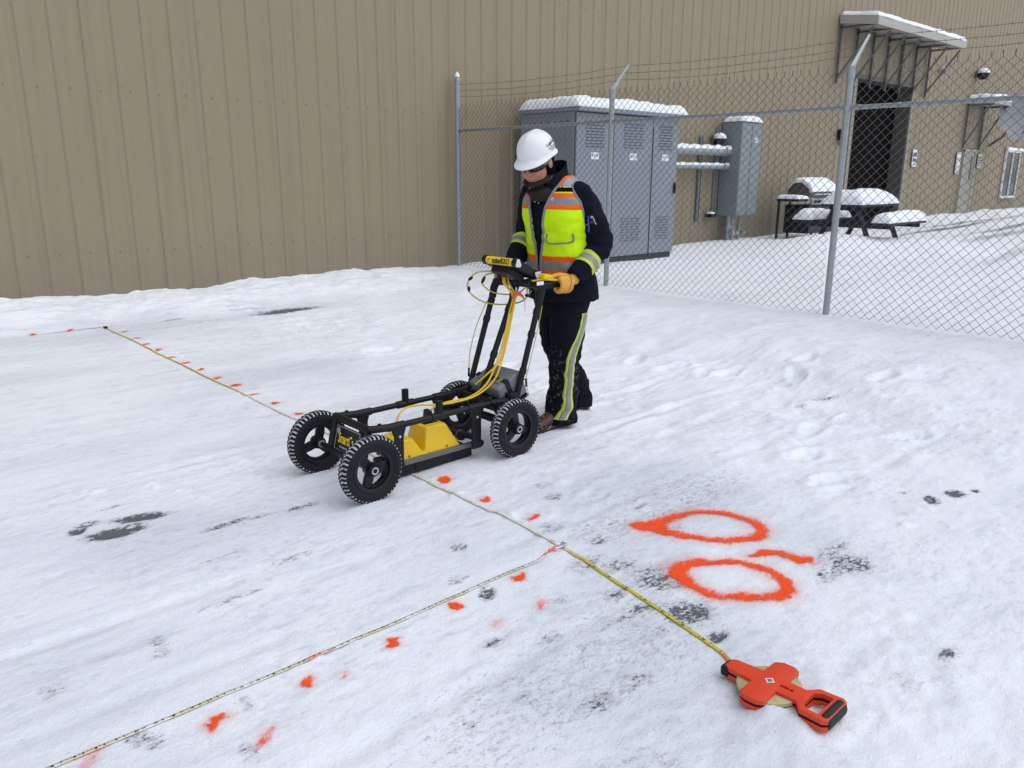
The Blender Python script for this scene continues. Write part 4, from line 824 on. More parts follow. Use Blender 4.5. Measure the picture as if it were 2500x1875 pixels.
# --- battery case on its tray
BR = Matrix.Rotation(math.radians(-24), 3, 'Y') @ Matrix.Rotation(math.radians(0), 3, 'Z'); BC = Vector((2.865, 3.262, .335))
def bp_(x, y, z): return BC + BR @ Vector((x, y, z))
bc = MB().box(BC, (.19, .245, .145), BR, .012).build('battery_case', 'greycase', cart)
MB().box(bp_(0, 0, .012), (.196, .251, .008), BR).build('lid_seam', 'greybar', bc)
for yy in (-.075, .075): MB().box(bp_(.098, yy, .02), (.010, .040, .05), BR, .003).build('latch', 'greycase', bc); MB().box(bp_(-.03, yy, .076), (.05, .03, .008), BR, .003).build('lid_rib', 'greycase', bc)
MB().box(bp_(-.02, 0, .0), (.03, .252, .153), BR).build('strap', 'plastic', bc); MB().box(bp_(.05, -.118, .03), (.03, .006, .05), BR, .002).build('corner_lug', 'greycase', bc)
MB().box(BC + BR @ Vector((-.01, 0, -.083)), (.20, .26, .014), BR, .003).build('case_tray', 'black', cart); MB().box(BC + BR @ Vector((-.105, 0, -.03)), (.012, .26, .10), BR, .003).build('tray_back', 'black', cart)
MB().box((2.80, 3.20, .25), (.14, .02, .05), Matrix.Rotation(math.radians(30), 3, 'Y')).build('tray_brace', 'greybar', cart)
# --- cables
cab_paths = [[(2.94, 3.30, .955), (2.925, 3.285, .91), (2.955, 3.245, .84), (2.93, 3.245, .74), (2.885, 3.240, .60), (2.83, 3.235, .48), (2.74, 3.22, .375), (2.62, 3.22, .325), (2.50, 3.25, .315), (2.44, 3.29, .29), (2.41, 3.30, .262)],
             [(2.95, 3.28, .955), (2.945, 3.265, .91), (2.965, 3.235, .84), (2.945, 3.235, .74), (2.905, 3.232, .60), (2.86, 3.225, .49), (2.78, 3.205, .39), (2.64, 3.20, .33), (2.46, 3.22, .318), (2.30, 3.30, .32), (2.23, 3.31, .29), (2.205, 3.30, .245)],
             [(2.94, 3.29, .955), (2.93, 3.275, .91), (2.962, 3.24, .83), (2.94, 3.24, .73), (2.893, 3.236, .59), (2.845, 3.23, .485), (2.77, 3.25, .42), (2.73, 3.30, .36)]]
for p in cab_paths: T(spl(p, 10), .0052, 'yellow_cable', 'cable', 8)
lp = [[(2.90, 3.36, .968), (2.85, 3.42, .960), (2.82, 3.46, .915), (2.83, 3.47, .85), (2.90, 3.43, .79), (2.98, 3.35, .775), (3.03, 3.25, .80), (3.02, 3.16, .87)],
      [(2.92, 3.34, .960), (2.885, 3.39, .945), (2.875, 3.41, .90), (2.91, 3.38, .855), (2.96, 3.32, .838), (3.0, 3.25, .85), (3.0, 3.19, .885)],
      [(2.93, 3.43, .795), (2.87, 3.45, .66), (2.815, 3.445, .52), (2.80, 3.44, .42)]]
for i, p in enumerate(lp):
    c = T(spl(p, 10), .0042 if i < 2 else .0026, 'looped_cable', 'cable_dull', 8)
    if i == 0:
        for a, b in ((p[1], p[2]), (p[2], p[3])): A = Vector(a).lerp(Vector(b), .55); B = Vector(a).lerp(Vector(b), .98); T([A, A.lerp(B, .3), A.lerp(B, .7), B], [.006, .0085, .0085, .006], 'inline_plug', 'plastic', 10, c)
    elif i == 1: A = Vector(p[1]).lerp(Vector(p[2]), .2); B = Vector(p[2]); T([A, A.lerp(B, .3), A.lerp(B, .7), B], [.006, .0085, .0085, .006], 'inline_plug', 'plastic', 10, c)
    else: A = Vector(p[-1]); T([A, A + Vector((-.003, 0, -.05))], .006, 'inline_plug', 'plastic', 8, c)
T(spl([(2.99, 3.14, .925), (3.03, 3.10, .935), (3.09, 3.07, .932), (3.15, 3.04, .925), (3.19, 3.02, .905), (3.17, 3.02, .885), (3.12, 3.05, .88)], 8), .0045, 'looped_cable', 'cable', 8)
rib = MB()
for i in range(9):
    u = i / 8; c = Vector((2.955 - .02 * math.sin(u * 6), 3.25 - .10 * u + .0, .835 - .085 * (2 * u - 1) ** 2 + .02)); rib.v += [tuple(c + Vector((0, 0, .011))), tuple(c + Vector((.006, .004, -.011)))]
for i in range(8): rib.f.append((2 * i, 2 * i + 1, 2 * i + 3, 2 * i + 2))
ro = rib.build('orange_ribbon', 'orange_rib', cart); so = ro.modifiers.new('solid', 'SOLIDIFY'); so.thickness = .0012
T(spl([(3.052, 3.108, .79), (3.012, 3.102, .66), (2.968, 3.102, .52), (2.928, 3.102, .40)], 8), .0024, 'signal_wire', 'cable_dull', 6); T([(2.928, 3.102, .40), (2.926, 3.095, .355)], .006, 'inline_plug', 'plastic', 8); T(spl([(2.93, 3.095, .355), (2.925, 3.08, .325), (2.90, 3.06, .32)], 6), .0024, 'signal_wire', 'cable_dull', 6)
# ------------------------------------------------------------------ the operator
per = thing('person', 'person in white hard hat, lime safety vest and navy work clothes pushing the cart', 'person', (3.40, 3.28, 0))
def V3(*a): return Vector(a)
def ring(c, a, b, tilt=0.0):  # horizontal ring: a = half depth along X, b = half width along Y, tilt raises the back
    return (c, (a, 0, a * tilt), (0, b, 0))
TOR = [ring((3.40, 3.285, .775), .185, .225), ring((3.395, 3.285, .80), .195, .235), ring((3.385, 3.285, .90), .185, .225), ring((3.365, 3.28, 1.00), .168, .208), ring((3.345, 3.28, 1.12), .160, .205), ring((3.325, 3.28, 1.24), .155, .212, .05),
       ring((3.315, 3.28, 1.33), .140, .212, .12), ring((3.31, 3.28, 1.395), .118, .185, .25), ring((3.30, 3.28, 1.435), .098, .140, .35), ring((3.285, 3.28, 1.47), .084, .098, .42)]
tor = MB().loft(TOR, 40, 4); tor.ball((3.335, 3.285, 1.395), (.088, .178, .048))
tor_me = remesh(tor, .0055, 4)
SH_L, EL_L, WR_L = V3(3.345, 3.118, 1.365), V3(3.432, 3.040, 1.095), V3(3.245, 3.052, .932)
SH_R, EL_R, WR_R = V3(3.315, 3.450, 1.375), V3(3.345, 3.538, 1.135), V3(3.155, 3.468, .965)
def limb(mb, pts, rad, n=22, sub=5):
    P = spl(pts, sub); R = np.interp(np.linspace(0, 1, len(P)), np.linspace(0, 1, len(rad)), rad); mb.tube(P, [float(r) for r in R], n)
jac = MB(); jac.loft(TOR, 40, 4)
limb(jac, [SH_L + V3(-.03, .07, .015), SH_L, SH_L.lerp(EL_L, .5) + V3(.012, -.018, 0), EL_L, EL_L.lerp(WR_L, .5) + V3(0, -.004, -.006), WR_L], [.070, .083, .079, .074, .067, .058])
limb(jac, [SH_R + V3(-.02, -.07, .015), SH_R, SH_R.lerp(EL_R, .5) + V3(.01, .018, 0), EL_R, EL_R.lerp(WR_R, .5) + V3(0, .006, -.004), WR_R], [.070, .083, .079, .074, .067, .057])
jac.ball((3.335, 3.30, 1.395), (.085, .19, .045)); jac.ball(SH_L, .082); jac.ball(SH_R, .082)
# stand-up collar, open at the throat
jac_me = remesh(jac, .0055, 7)
def wrinkle(me, amp, sc, seed, zones=()):
    v, n = marr(me); d = vn3(v * np.array(sc), seed) + .5 * vn3(v * np.array(sc) * 2.1, seed + 1); rid = np.abs(vn3(v * np.array(sc) * 1.3 + 9, seed + 2)) * -1.2
    k = np.full(len(v), .45)
    for c, r, g in zones: k += g * np.exp(-(np.linalg.norm(v - np.array(c), axis=1) / r) ** 2)
    setv(me, v + n * ((d + rid) * amp * k)[:, None])
wrinkle(jac_me, .022, (10, 10, 16), 5, [(EL_L, .11, 1.1), (EL_R, .11, 1.1), (SH_L, .09, .5), ((3.4, 3.28, .85), .15, .5), ((3.36, 3.05, 1.0), .1, .6)])
# body under the clothes: head, neck, trunk and limbs in one skin
hp_p = math.radians(23); yaw = math.radians(-13)
F = V3(-math.cos(hp_p), 0, -math.sin(hp_p)); F.rotate(Matrix.Rotation(-yaw, 3, 'Z')); Lf = V3(0, -1, 0); Lf.rotate(Matrix.Rotation(-yaw, 3, 'Z')); U = Lf.cross(F) * -1
if U.z < 0: U = -U
HE = V3(3.176, 3.288, 1.545)                                  # between the ears
def hp(f, l, u): return HE + F * f + Lf * l + U * u
HR = Matrix((F, Lf, U)).transposed()
body = MB()
body.ball(hp(.005, 0, .042), (.094, .077, .090), HR, 28, 18); body.ball(hp(.035, 0, -.025), (.066, .064, .085), HR, 28, 18); body.ball(hp(.062, 0, -.075), (.034, .036, .030), HR); body.ball(hp(.082, 0, -.085), (.018, .024, .017), HR)
body.ball(hp(.060, .034, -.025), (.036, .030, .032), HR); body.ball(hp(.060, -.034, -.025), (.036, .030, .032), HR)      # cheeks
body.ball(hp(.083, 0, .030), (.020, .046, .018), HR)                                                                  # brow
body.loft([(hp(.088, 0, .022), F * .010, Lf * .008), (hp(.103, 0, -.004), F * .013, Lf * .0115), (hp(.113, 0, -.019), F * .014, Lf * .015), (hp(.098, 0, -.031), F * .012, Lf * .015)], 14, 4)   # nose
for s in (-1, 1): body.ball(hp(.101, .013 * s, -.022), (.010, .008, .008), HR, 12, 8); body.ball(hp(-.008, .079 * s, .002), (.020, .009, .032), HR, 14, 10)
body.ball(hp(.094, 0, -.049), (.012, .022, .006), HR, 14, 8); body.ball(hp(.092, 0, -.060), (.012, .020, .007), HR, 14, 8)
limb(body, [hp(-.015, 0, -.02), hp(-.03, 0, -.08), V3(3.29, 3.28, 1.40)], [.055, .052, .058])
body.loft([(V3(*r[0]), Vector(r[1]) * .8, Vector(r[2]) * .8) for r in TOR[1:8]], 24, 2)
limb(body, [SH_L, EL_L, WR_L], [.05, .042, .03]); limb(body, [SH_R, EL_R, WR_R], [.05, .042, .03])
HIP_L, KN_L, AN_L = V3(3.375, 3.195, .84), V3(3.335, 3.205, .455), V3(3.355, 3.232, .075)
HIP_R, KN_R, AN_R = V3(3.40, 3.37, .84), V3(3.455, 3.375, .455), V3(3.685, 3.400, .095)
limb(body, [HIP_L, KN_L, AN_L], [.075, .055, .038]); limb(body, [HIP_R, KN_R, AN_R], [.075, .055, .038])
bme = remesh(body, .0032, 5); put(bme, Matrix.Identity(4), 'body', 'skin', per, 80)
lp_ = MB(); lp_.ball(hp(.1035, 0, -.0535), (.004, .017, .0035), HR, 14, 8); lp_.build('lips', 'lips', per, 60)
# jacket
jb = bvh_of(jac_me); jk = put(jac_me.copy(), Matrix.Identity(4), 'jacket', 'navy', per, 80)
colr = MB(); 
def collar_ring(z, rx, ry, tilt, n=40, cx=3.272):
    return [V3(cx + (3.272 - cx) + rx * math.cos(a), 3.282 + ry * math.sin(a), z + tilt * math.cos(a) - (.055 * max(0, -math.cos(a) - .55) / .45)) for a in [2 * math.pi * k / n for k in range(n)]]
rows_ = [collar_ring(1.42, .110, .125, .03), collar_ring(1.455, .098, .108, .040), collar_ring(1.49, .092, .098, .048, cx=3.262), collar_ring(1.515, .090, .096, .052, cx=3.255), collar_ring(1.516, .084, .090, .052, cx=3.255), collar_ring(1.48, .082, .09, .045)]
for r in rows_: colr.v += [tuple(p) for p in r]
for j in range(len(rows_) - 1):
    for k in range(40): colr.f.append((j * 40 + k, j * 40 + (k + 1) % 40, (j + 1) * 40 + (k + 1) % 40, (j + 1) * 40 + k))
co = colr.build('collar', 'navy', jk, 60)
zp = MB(); zp.tube([V3(3.175, 3.268, 1.405), V3(3.170, 3.268, 1.33)], .0035, 6); zp.build('zipper', 'silver', jk); zq = MB(); zq.lathe([(.004, -.001), (.007, 0), (.004, .001)], (3.163, 3.292, 1.345), (1, 0, 0), 12); zq.build('snap', 'silver', jk)
# gaiter, knitted cap, hard hat, glasses
ga = MB(); ga.loft([(hp(.038, 0, -.064), F * .068, Lf * .064), (hp(.034, 0, -.090), F * .076, Lf * .068), (V3(3.212, 3.285, 1.415), (.086, 0, .02), (0, .076, 0)), (V3(3.232, 3.282, 1.375), (.096, 0, .0), (0, .086, 0)), (V3(3.25, 3.28, 1.34), (.098, 0, .0), (0, .09, 0))], 32, 4)
gme = remesh(ga, .005, 6); wrinkle(gme, .012, (18, 18, 45), 15); put(gme, Matrix.Identity(4), 'neck_gaiter', 'gaiter', per, 80)
kc = MB(); kc.ball(hp(-.006, 0, .047), (.096, .081, .094), HR, 28, 18); kc.ball(hp(-.032, 0, -.005), (.074, .082, .082), HR, 28, 18); kc.loft([(hp(-.035, 0, -.01), F * .065, Lf * .078), (hp(-.045, 0, -.075), F * .058, Lf * .074)], 24)
kme = remesh(kc, .0045, 5)
bm = bmesh.new(); bm.from_mesh(kme); dele = []
for f in bm.faces:
    q = HR.transposed() @ (f.calc_center_median() - HE)
    if q.x > .012 + .10 * max(0, -q.z) and q.z < .048: dele.append(f)
bmesh.ops.delete(bm, geom=dele, context='FACES'); bm.to_mesh(kme); bm.free(); put(kme, Matrix.Identity(4), 'knit_cap', 'knit', per, 80)
def hat_pt(a, t):   # a: angle from the front, t: 0 crown .. 1 rim
    r = math.sin(t * math.pi / 2) ** .80; h = math.cos(t * math.pi / 2) ** .92
    rf = .116 if math.cos(a) > 0 else .118; x = rf * math.cos(a) * r; y = .103 * math.sin(a) * r; z = .056 + .118 * h
    z += .006 * math.exp(-(y / .018) ** 2) * (1 - t) ** .5 * (1 if abs(math.cos(a)) > .0 else 0)
    return x - .012, y, z
hat = MB(); NA, NT = 64, 18
hat.v.append(tuple(hp(-.012, 0, .056 + .124)))
def addring(fn):
    for k in range(NA): hat.v.append(tuple(hp(*fn(2 * math.pi * k / NA))))
for j in range(1, NT + 1): addring(lambda a, j=j: hat_pt(a, j / NT))
def brim(a, e, dz):
    x, y, z = hat_pt(a, 1.0); c = math.cos(a); k = max(0, c); vis = k ** 2.0 * .046 + .006 + .006 * max(0, -c); n = Vector((x + .012, y * 1.4)).normalized()
    return x + n.x * vis * e, y + n.y * vis * e * (.75 if c > 0 else 1), z - .009 * k ** 1.5 * e * 1.6 - .006 * e + dz - .006 * max(0, -c)
addring(lambda a: brim(a, .35, -.004)); addring(lambda a: brim(a, 1.0, -.008)); addring(lambda a: brim(a, 1.0, -.011)); addring(lambda a: brim(a, .2, -.010)); addring(lambda a: (hat_pt(a, .96)[0] * .96, hat_pt(a, .96)[1] * .96, hat_pt(a, .96)[2]))
nr = NT + 5
for k in range(NA): hat.f.append((0, 1 + k, 1 + (k + 1) % NA))
for j in range(nr - 1):
    for k in range(NA): a = 1 + j * NA; hat.f.append((a + k, a + NA + k, a + NA + (k + 1) % NA, a + (k + 1) % NA))
ht = hat.build('hard_hat', 'hat', per, 50); hb = BVHTree.FromPolygons([Vector(p) for p in hat.v], hat.f)
MB().box(hp(-.150, .0, .045), (.02, .04, .03), HR, .004).build('ratchet_knob', 'plate', ht)
def on_surface(bvh, me, off, mtx, name, mat, parent, depth=.2):
    """wraps flat artwork onto a surface: casts each vertex along the artwork's normal"""
    me.transform(mtx); nz_ = (mtx.to_3x3() @ Vector((0, 0, 1))).normalized()
    for v in me.vertices:
        h = bvh.ray_cast(v.co + nz_ * depth, -nz_)
        if h[0] is not None: v.co = h[0] + nz_ * off
    to_parent(me, parent); return link(name, me, mat, parent)
lo_ = hp(-.030, .10, .112); lx = (F * -.93 + U * .10).normalized(); lm = frame(lo_, lx, U + Lf * -.55)
tmh = text_mesh('LogasGeo', .027, .85, .0004, .0002); bmh = bmesh.new(); bmh.from_mesh(tmh); bmesh.ops.subdivide_edges(bmh, edges=bmh.edges[:], cuts=1); bmh.to_mesh(tmh); bmh.free()
on_surface(hb, tmh, .0012, lm, 'hat_lettering', 'ink', ht)
for k in range(4):
    st_m = bpy.data.meshes.new('bar'); n = 10; vv = []; w_ = .046 - .004 * k
    for i in range(n + 1): vv += [(-w_ + 2 * w_ * i / n + .004 * k, -.018 - .0062 * k, 0), (-w_ + 2 * w_ * i / n + .004 * k, -.0205 - .0062 * k, 0)]
    st_m.from_pydata(vv, [], [(2 * i, 2 * i + 1, 2 * i + 3, 2 * i + 2) for i in range(n)]); on_surface(hb, st_m, .0012, lm, 'hat_stripe', 'ink', ht)
gl = MB(); n = 26; rowsg = []
for j in range(4):
    for i in range(n + 1):
        a = math.radians(-82 + 164 * i / n); s = abs(a) / math.radians(82); hgt = .042 * (1 - .75 * s ** 3) * (1 - .45 * math.exp(-(a / .16) ** 2)); zc = .012 - .004 * s; x = .030 + .083 * math.cos(a); y = .079 * math.sin(a)
        zz = zc + hgt * (.5 - j / 3) * 1.0 + (.008 * math.exp(-(a / .16) ** 2)); gl.v.append(tuple(hp(x - .010 * (j / 3) ** 2, y, zz)))
for j in range(3):
    for i in range(n): a = j * (n + 1) + i; gl.f.append((a, a + 1, a + n + 2, a + n + 1))
go = gl.build('sunglasses', 'lens', per, 60); go.modifiers.new('solid', 'SOLIDIFY').thickness = .003
for s in (-1, 1): MB().tube([hp(.035, .081 * s, .024), hp(-.03, .084 * s, .026)], .0035, 6).build('temple_arm', 'plastic', go)
# trousers
tr = MB(); tr.loft([ring((3.39, 3.285, .68), .13, .15), ring((3.39, 3.285, .76), .150, .195), ring((3.385, 3.285, .88), .150, .19), ring((3.375, 3.28, .96), .14, .18)], 32, 3)
limb(tr, [HIP_L, HIP_L.lerp(KN_L, .5) + V3(-.004, -.006, 0), KN_L, KN_L.lerp(AN_L, .45) + V3(.004, 0, 0), AN_L + V3(-.008, 0, .05), AN_L + V3(-.006, 0, -.04)], [.112, .108, .094, .090, .096, .106])
limb(tr, [HIP_R, HIP_R.lerp(KN_R, .5) + V3(.0, .006, 0), KN_R, KN_R.lerp(AN_R, .45) + V3(.004, 0, 0), AN_R + V3(-.01, 0, .05), AN_R + V3(.0, 0, -.06)], [.112, .108, .092, .086, .084, .088])
tr_me = remesh(tr, .0055, 6); wrinkle(tr_me, .024, (9, 9, 15), 25, [(KN_L, .12, .8), (KN_R, .12, .8), (AN_L + V3(0, 0, .08), .12, 1.2), (AN_R + V3(0, 0, .08), .12, 1.2), ((3.38, 3.28, .74), .12, .7)])
tb_ = bvh_of(tr_me); trs = put(tr_me.copy(), Matrix.Identity(4), 'trousers', 'navysnow', per, 80)
def strip_on(bvh, path, dirn, width, off, name, mat, parent, wdir):
    """a ribbon of cloth laid on a garment: path of points beside the garment, cast along dirn"""
    P = spl(path, 14); D = Vector(dirn).normalized(); W = Vector(wdir); mb = MB(); K = 4; last = None
    for p in P:
        for k in range(K + 1):
            q = p + W * (k / K - .5) * width; h = bvh.ray_cast(q - D * .35, D, .6); c = h[0] - D * off if h[0] is not None else (last if last else q); mb.v.append(tuple(c)); last = c
    for i in range(len(P) - 1):
        for k in range(K): a = i * (K + 1) + k; mb.f.append((a, a + 1, a + K + 2, a + K + 1))
    ob = mb.build(name, mat, parent, 60); s_ = ob.modifiers.new('solid', 'SOLIDIFY'); s_.thickness = .002; s_.offset = 1; return ob
sL = [V3(3.385, 3.1, .715), V3(3.362, 3.1, .62), V3(3.322, 3.1, .53), V3(3.300, 3.1, .455), V3(3.306, 3.1, .36), V3(3.310, 3.1, .24), V3(3.305, 3.1, .15), V3(3.270, 3.1, .075)]
so1 = strip_on(tb_, sL, (.06, 1, 0), .056, .003, 'leg_stripe', 'pale_lime', trs, (1, 0, 0)); strip_on(tb_, sL, (.06, 1, 0), .028, .0055, 'reflective_strip', 'reflect', so1, (1, 0, 0))
sR = [V3(3.39, 3.5, .72), V3(3.385, 3.5, .6), V3(3.415, 3.5, .455), V3(3.50, 3.5, .30), V3(3.62, 3.5, .13)]
so2 = strip_on(tb_, sR, (0, -1, 0), .056, .003, 'leg_stripe', 'pale_lime', trs, (1, 0, 0)); strip_on(tb_, sR, (0, -1, 0), .028, .0055, 'reflective_strip', 'reflect', so2, (1, 0, 0))
MB().lathe([(.004, -.001), (.008, .0), (.004, .002)], tb_.ray_cast(V3(3.43, 2.9, .17), V3(0, 1, 0))[0] or V3(3.43, 3.14, .17), (0, 1, 0), 12).build('hem_snap', 'silver', trs)
# sleeve bands: slices of the sleeve, slightly proud
def band(me, A, B, t0, t1, off, name, mat, parent, rmax=.084):
    v, n = marr(me); a = np.array(A); d = np.array(B - A); L_ = np.linalg.norm(d); d = d / L_
    pl = [Vector(a + d * t0 * L_), Vector(a + d * t1 * L_)]
    bm = bmesh.new(); bm.from_mesh(me); nv = {x: Vector(n[x.index]) for x in bm.verts}
    far = [x for x in bm.verts if (Vector(np.array(x.co) - a) - Vector(d) * float(np.dot(np.array(x.co) - a, d))).length > rmax]; bmesh.ops.delete(bm, geom=far, context='VERTS')
    for x in bm.verts: x.co += x.normal * off
    for p, sgn in ((pl[0], -1), (pl[1], 1)): bmesh.ops.bisect_plane(bm, geom=bm.verts[:] + bm.edges[:] + bm.faces[:], plane_co=p, plane_no=Vector(d) * sgn, clear_outer=True, clear_inner=False)
    m2 = bpy.data.meshes.new(name); bm.to_mesh(m2); bm.free(); return put(m2, Matrix.Identity(4), name, mat, parent, 80)
for A, B, t0, t1 in ((EL_L, WR_L, .34, .66), (EL_R, WR_R, .16, .48)):
    bo = band(jac_me, A, B, t0, t1, .0025, 'sleeve_band', 'pale_lime', jk); band(jac_me, A, B, t0 + (t1 - t0) * .30, t1 - (t1 - t0) * .30, .0045, 'reflective_strip', 'reflect', bo)
# ------------------------------------------------------------------ safety vest from the torso shape
wrinkle(tor_me, .016, (9, 9, 15), 35, [((3.18, 3.28, 1.10), .20, .9)])
tv, tn = marr(tor_me)
def vest_zone(c, kind):
    x, y, z = c; front = x < 3.33; yc = y - 3.275
    zl = z - .0 * yc
    # V opening at the front, closing at z = 1.05
    if front:
        hw = np.interp(z, [.90, 1.02, 1.10, 1.25, 1.36, 1.42, 1.50], [.006, .010, .022, .040, .066, .088, .10]); 
        if abs(yc + .000) < hw: return None
    else:
        if z > 1.43 - .2 * abs(yc) and abs(yc) < .09: return None
    if z < .945 or z > 1.475: return None
    if z > 1.405 and abs(yc) < .080: return None
    return True
def stripe_kind(c):
    x, y, z = c; front = x < 3.33
    if .945 <= z < .965: return 'orange'
    if .965 <= z < 1.016: return 'silver'
    if 1.016 <= z < 1.043: return 'orange'
    if 1.300 <= z < 1.327: return 'orange'
    if 1.327 <= z < 1.366: return 'silver'
    if 1.366 <= z < 1.390: return 'orange'
    if z >= 1.396 and z < 1.420 and front: return 'black'
    if z >= 1.422: return 'orange' if abs(abs(y - 3.275) - .135) > .022 else 'silver'
    return 'lime'
bm = bmesh.new(); bm.from_mesh(tor_me)
for zz in (.922, .945, .965, 1.016, 1.043, 1.300, 1.327, 1.366, 1.390, 1.396, 1.420, 1.422): bmesh.ops.bisect_plane(bm, geom=bm.verts[:] + bm.edges[:] + bm.faces[:], plane_co=(0, 0, zz), plane_no=(0, 0, 1))
bm.normal_update()
dele = [f for f in bm.faces if vest_zone(f.calc_center_median(), 0) is None]; bmesh.ops.delete(bm, geom=dele, context='FACES')
for it in range(6):      # even out the cut edge
    be = [e for e in bm.edges if len(e.link_faces) == 1]; nb = {}
    for e in be:
        for a, b in ((e.verts[0], e.verts[1]), (e.verts[1], e.verts[0])): nb.setdefault(a, []).append(b.co.copy())
    for v_, l_ in nb.items():
        if len(l_) == 2: v_.co = v_.co * .4 + (l_[0] + l_[1]) * .3
bm.normal_update(); base_v = {v_: v_.normal.copy() for v_ in bm.verts}
edge_pts = []
for v_ in bm.verts: v_.co += base_v[v_] * .011
kinds = {f: stripe_kind(f.calc_center_median()) for f in bm.faces}
vest = None
def vest_part(nm, mt, test):
    b2 = bm.copy(); b2.faces.ensure_lookup_table(); bm.faces.ensure_lookup_table()
    d2 = [f2 for f2, f1 in zip(b2.faces, bm.faces) if not test(kinds[f1], f1.calc_center_median())]
    if len(d2) == len(b2.faces): b2.free(); return None
    bmesh.ops.delete(b2, geom=d2, context='FACES'); m2 = bpy.data.meshes.new(nm); b2.to_mesh(m2); b2.free(); ob = put(m2, Matrix.Identity(4), nm, mt, per if vest is None else vest, 80)
    so_ = ob.modifiers.new('solid', 'SOLIDIFY'); so_.thickness = .003; so_.offset = -1; return ob
vest = vest_part('safety_vest', 'lime', lambda k, c: k == 'lime')
for kd, nm, mt, z0, z1 in (('orange', 'orange_band', 'vorange', .92, .98), ('silver', 'reflective_band', 'reflect', .95, 1.1), ('orange', 'orange_band', 'vorange', 1.0, 1.1), ('orange', 'orange_band', 'vorange', 1.29, 1.345), ('silver', 'reflective_band', 'reflect', 1.3, 1.39), ('orange', 'orange_band', 'vorange', 1.35, 1.395)):
    vest_part(nm, mt, lambda k, c, kd=kd, z0=z0, z1=z1: k == kd and z0 <= c.z < z1)
for sg in (-1, 1):
    vest_part('shoulder_patch', 'knit', lambda k, c, sg=sg: k == 'black' and (c.y - 3.275) * sg > 0 and abs(abs(c.y - 3.275) - .13) < .04)
    vest_part('shoulder_strap', 'vorange', lambda k, c, sg=sg: k == 'orange' and c.z > 1.41 and (c.y - 3.275) * sg > 0)
    vest_part('shoulder_reflector', 'reflect', lambda k, c, sg=sg: k == 'silver' and c.z > 1.41 and (c.y - 3.275) * sg > 0)
# grey binding along the front opening
bm.free(); tvb = bvh_of(tor_me)
tv, tn = marr(tor_me); tv2 = tv + tn * .012; outside = []
for p_ in tv2:
    q_ = jb.find_nearest(Vector(p_)); outside.append((Vector(p_) - q_[0]).dot(q_[1]) > 0)
for s in (-1, 1):
    pts = []
    for z in np.linspace(.947, 1.44, 30):
        hw = np.interp(z, [.90, 1.02, 1.10, 1.25, 1.36, 1.42, 1.50], [.006, .010, .022, .040, .066, .088, .10]) + .006; h = tvb.ray_cast(V3(2.8, 3.275 + s * hw, z), V3(1, 0, 0))
        if h[0] is not None: pts.append(h[0] + h[1] * .0125)
    MB().tube(pts, .0075, 8).build('binding', 'binding', vest, 60)
# pocket welt and grommet on the wearer's left front
pk = []
for yy, zz in ((3.215, 1.165), (3.212, 1.125), (3.19, 1.112), (3.14, 1.120), (3.10, 1.130), (3.095, 1.175)):
    h = tvb.ray_cast(V3(2.85, yy, zz), V3(1, 0, 0)); pk.append(h[0] + h[1] * .016) if h[0] is not None else None
MB().tube(spl(pk, 6), .0045, 6).build('pocket_welt', 'binding', vest, 60)
h = tvb.ray_cast(V3(2.85, 3.185, 1.352), V3(1, 0, 0))
if h[0] is not None: MB().lathe([(.004, 0), (.009, .002), (.009, 0)], h[0] + h[1] * .0125, h[1], 14).build('grommet', 'plate', vest)
for s, cc in ((-1, SH_L), (1, SH_R)):      # grey edge where the sleeve comes out of the vest
    pts = []
    for e in tor_me.edges:
        a_, b_ = e.vertices; ca = Vector(tv2[a_]); 
        if abs(ca.y - cc.y) > .10 or ca.z < 1.17: continue
        if outside[a_] != outside[b_]: m_ = (Vector(tv2[a_]) + Vector(tv2[b_])) / 2; pts.append((math.atan2(m_.z - 1.33, m_.x - 3.325), m_))
    bins = {}
    for an_, m_ in pts: bins.setdefault(int((an_ + math.pi) / (2 * math.pi) * 44), []).append(m_)
    ring_ = [sum(bins[k], Vector()) / len(bins[k]) for k in sorted(bins)]
    if len(ring_) > 8:
        n_ = len(ring_)
        for it in range(3): ring_ = [ring_[i] * .5 + (ring_[(i - 1) % n_] + ring_[(i + 1) % n_]) * .25 for i in range(n_)]
        MB().tube(ring_ + [ring_[0]], .0065, 8, caps=False).build('armhole_binding', 'binding', vest, 60)
# sleeve patch and pen
pd = V3(-.55, -.80, .05).normalized() * -1
q0 = SH_L.lerp(EL_L, .47) + V3(-.02, -.02, 0); pm_ = frame(q0, V3(.82, -.57, 0), V3(0, 0, 1))
tri = curve_plate([(-.028, -.022), (.028, -.016), (.006, .030), (-.004, .030)], [[(-.019, -.015), (.019, -.011), (.003, .020), (-.001, .020)]], .0006); on_surface(jb, tri, .002, pm_, 'sleeve_badge', 'plate', jk, .12)
tri2 = curve_plate([(-.012, -.011), (.012, -.009), (.002, .010)], [], .0006); on_surface(jb, tri2, .0015, pm_, 'badge_centre', 'purple', jk, .12)
pn = pm_ @ V3(-.020, .028, 0); hh = jb.ray_cast(pn - pd * .12, pd); pA = (hh[0] if hh[0] is not None else pn) - pd * .006; MB().tube([pA, pA + V3(.004, -.005, -.088)], .0042, 8).build('pen', 'blue', jk, 60)
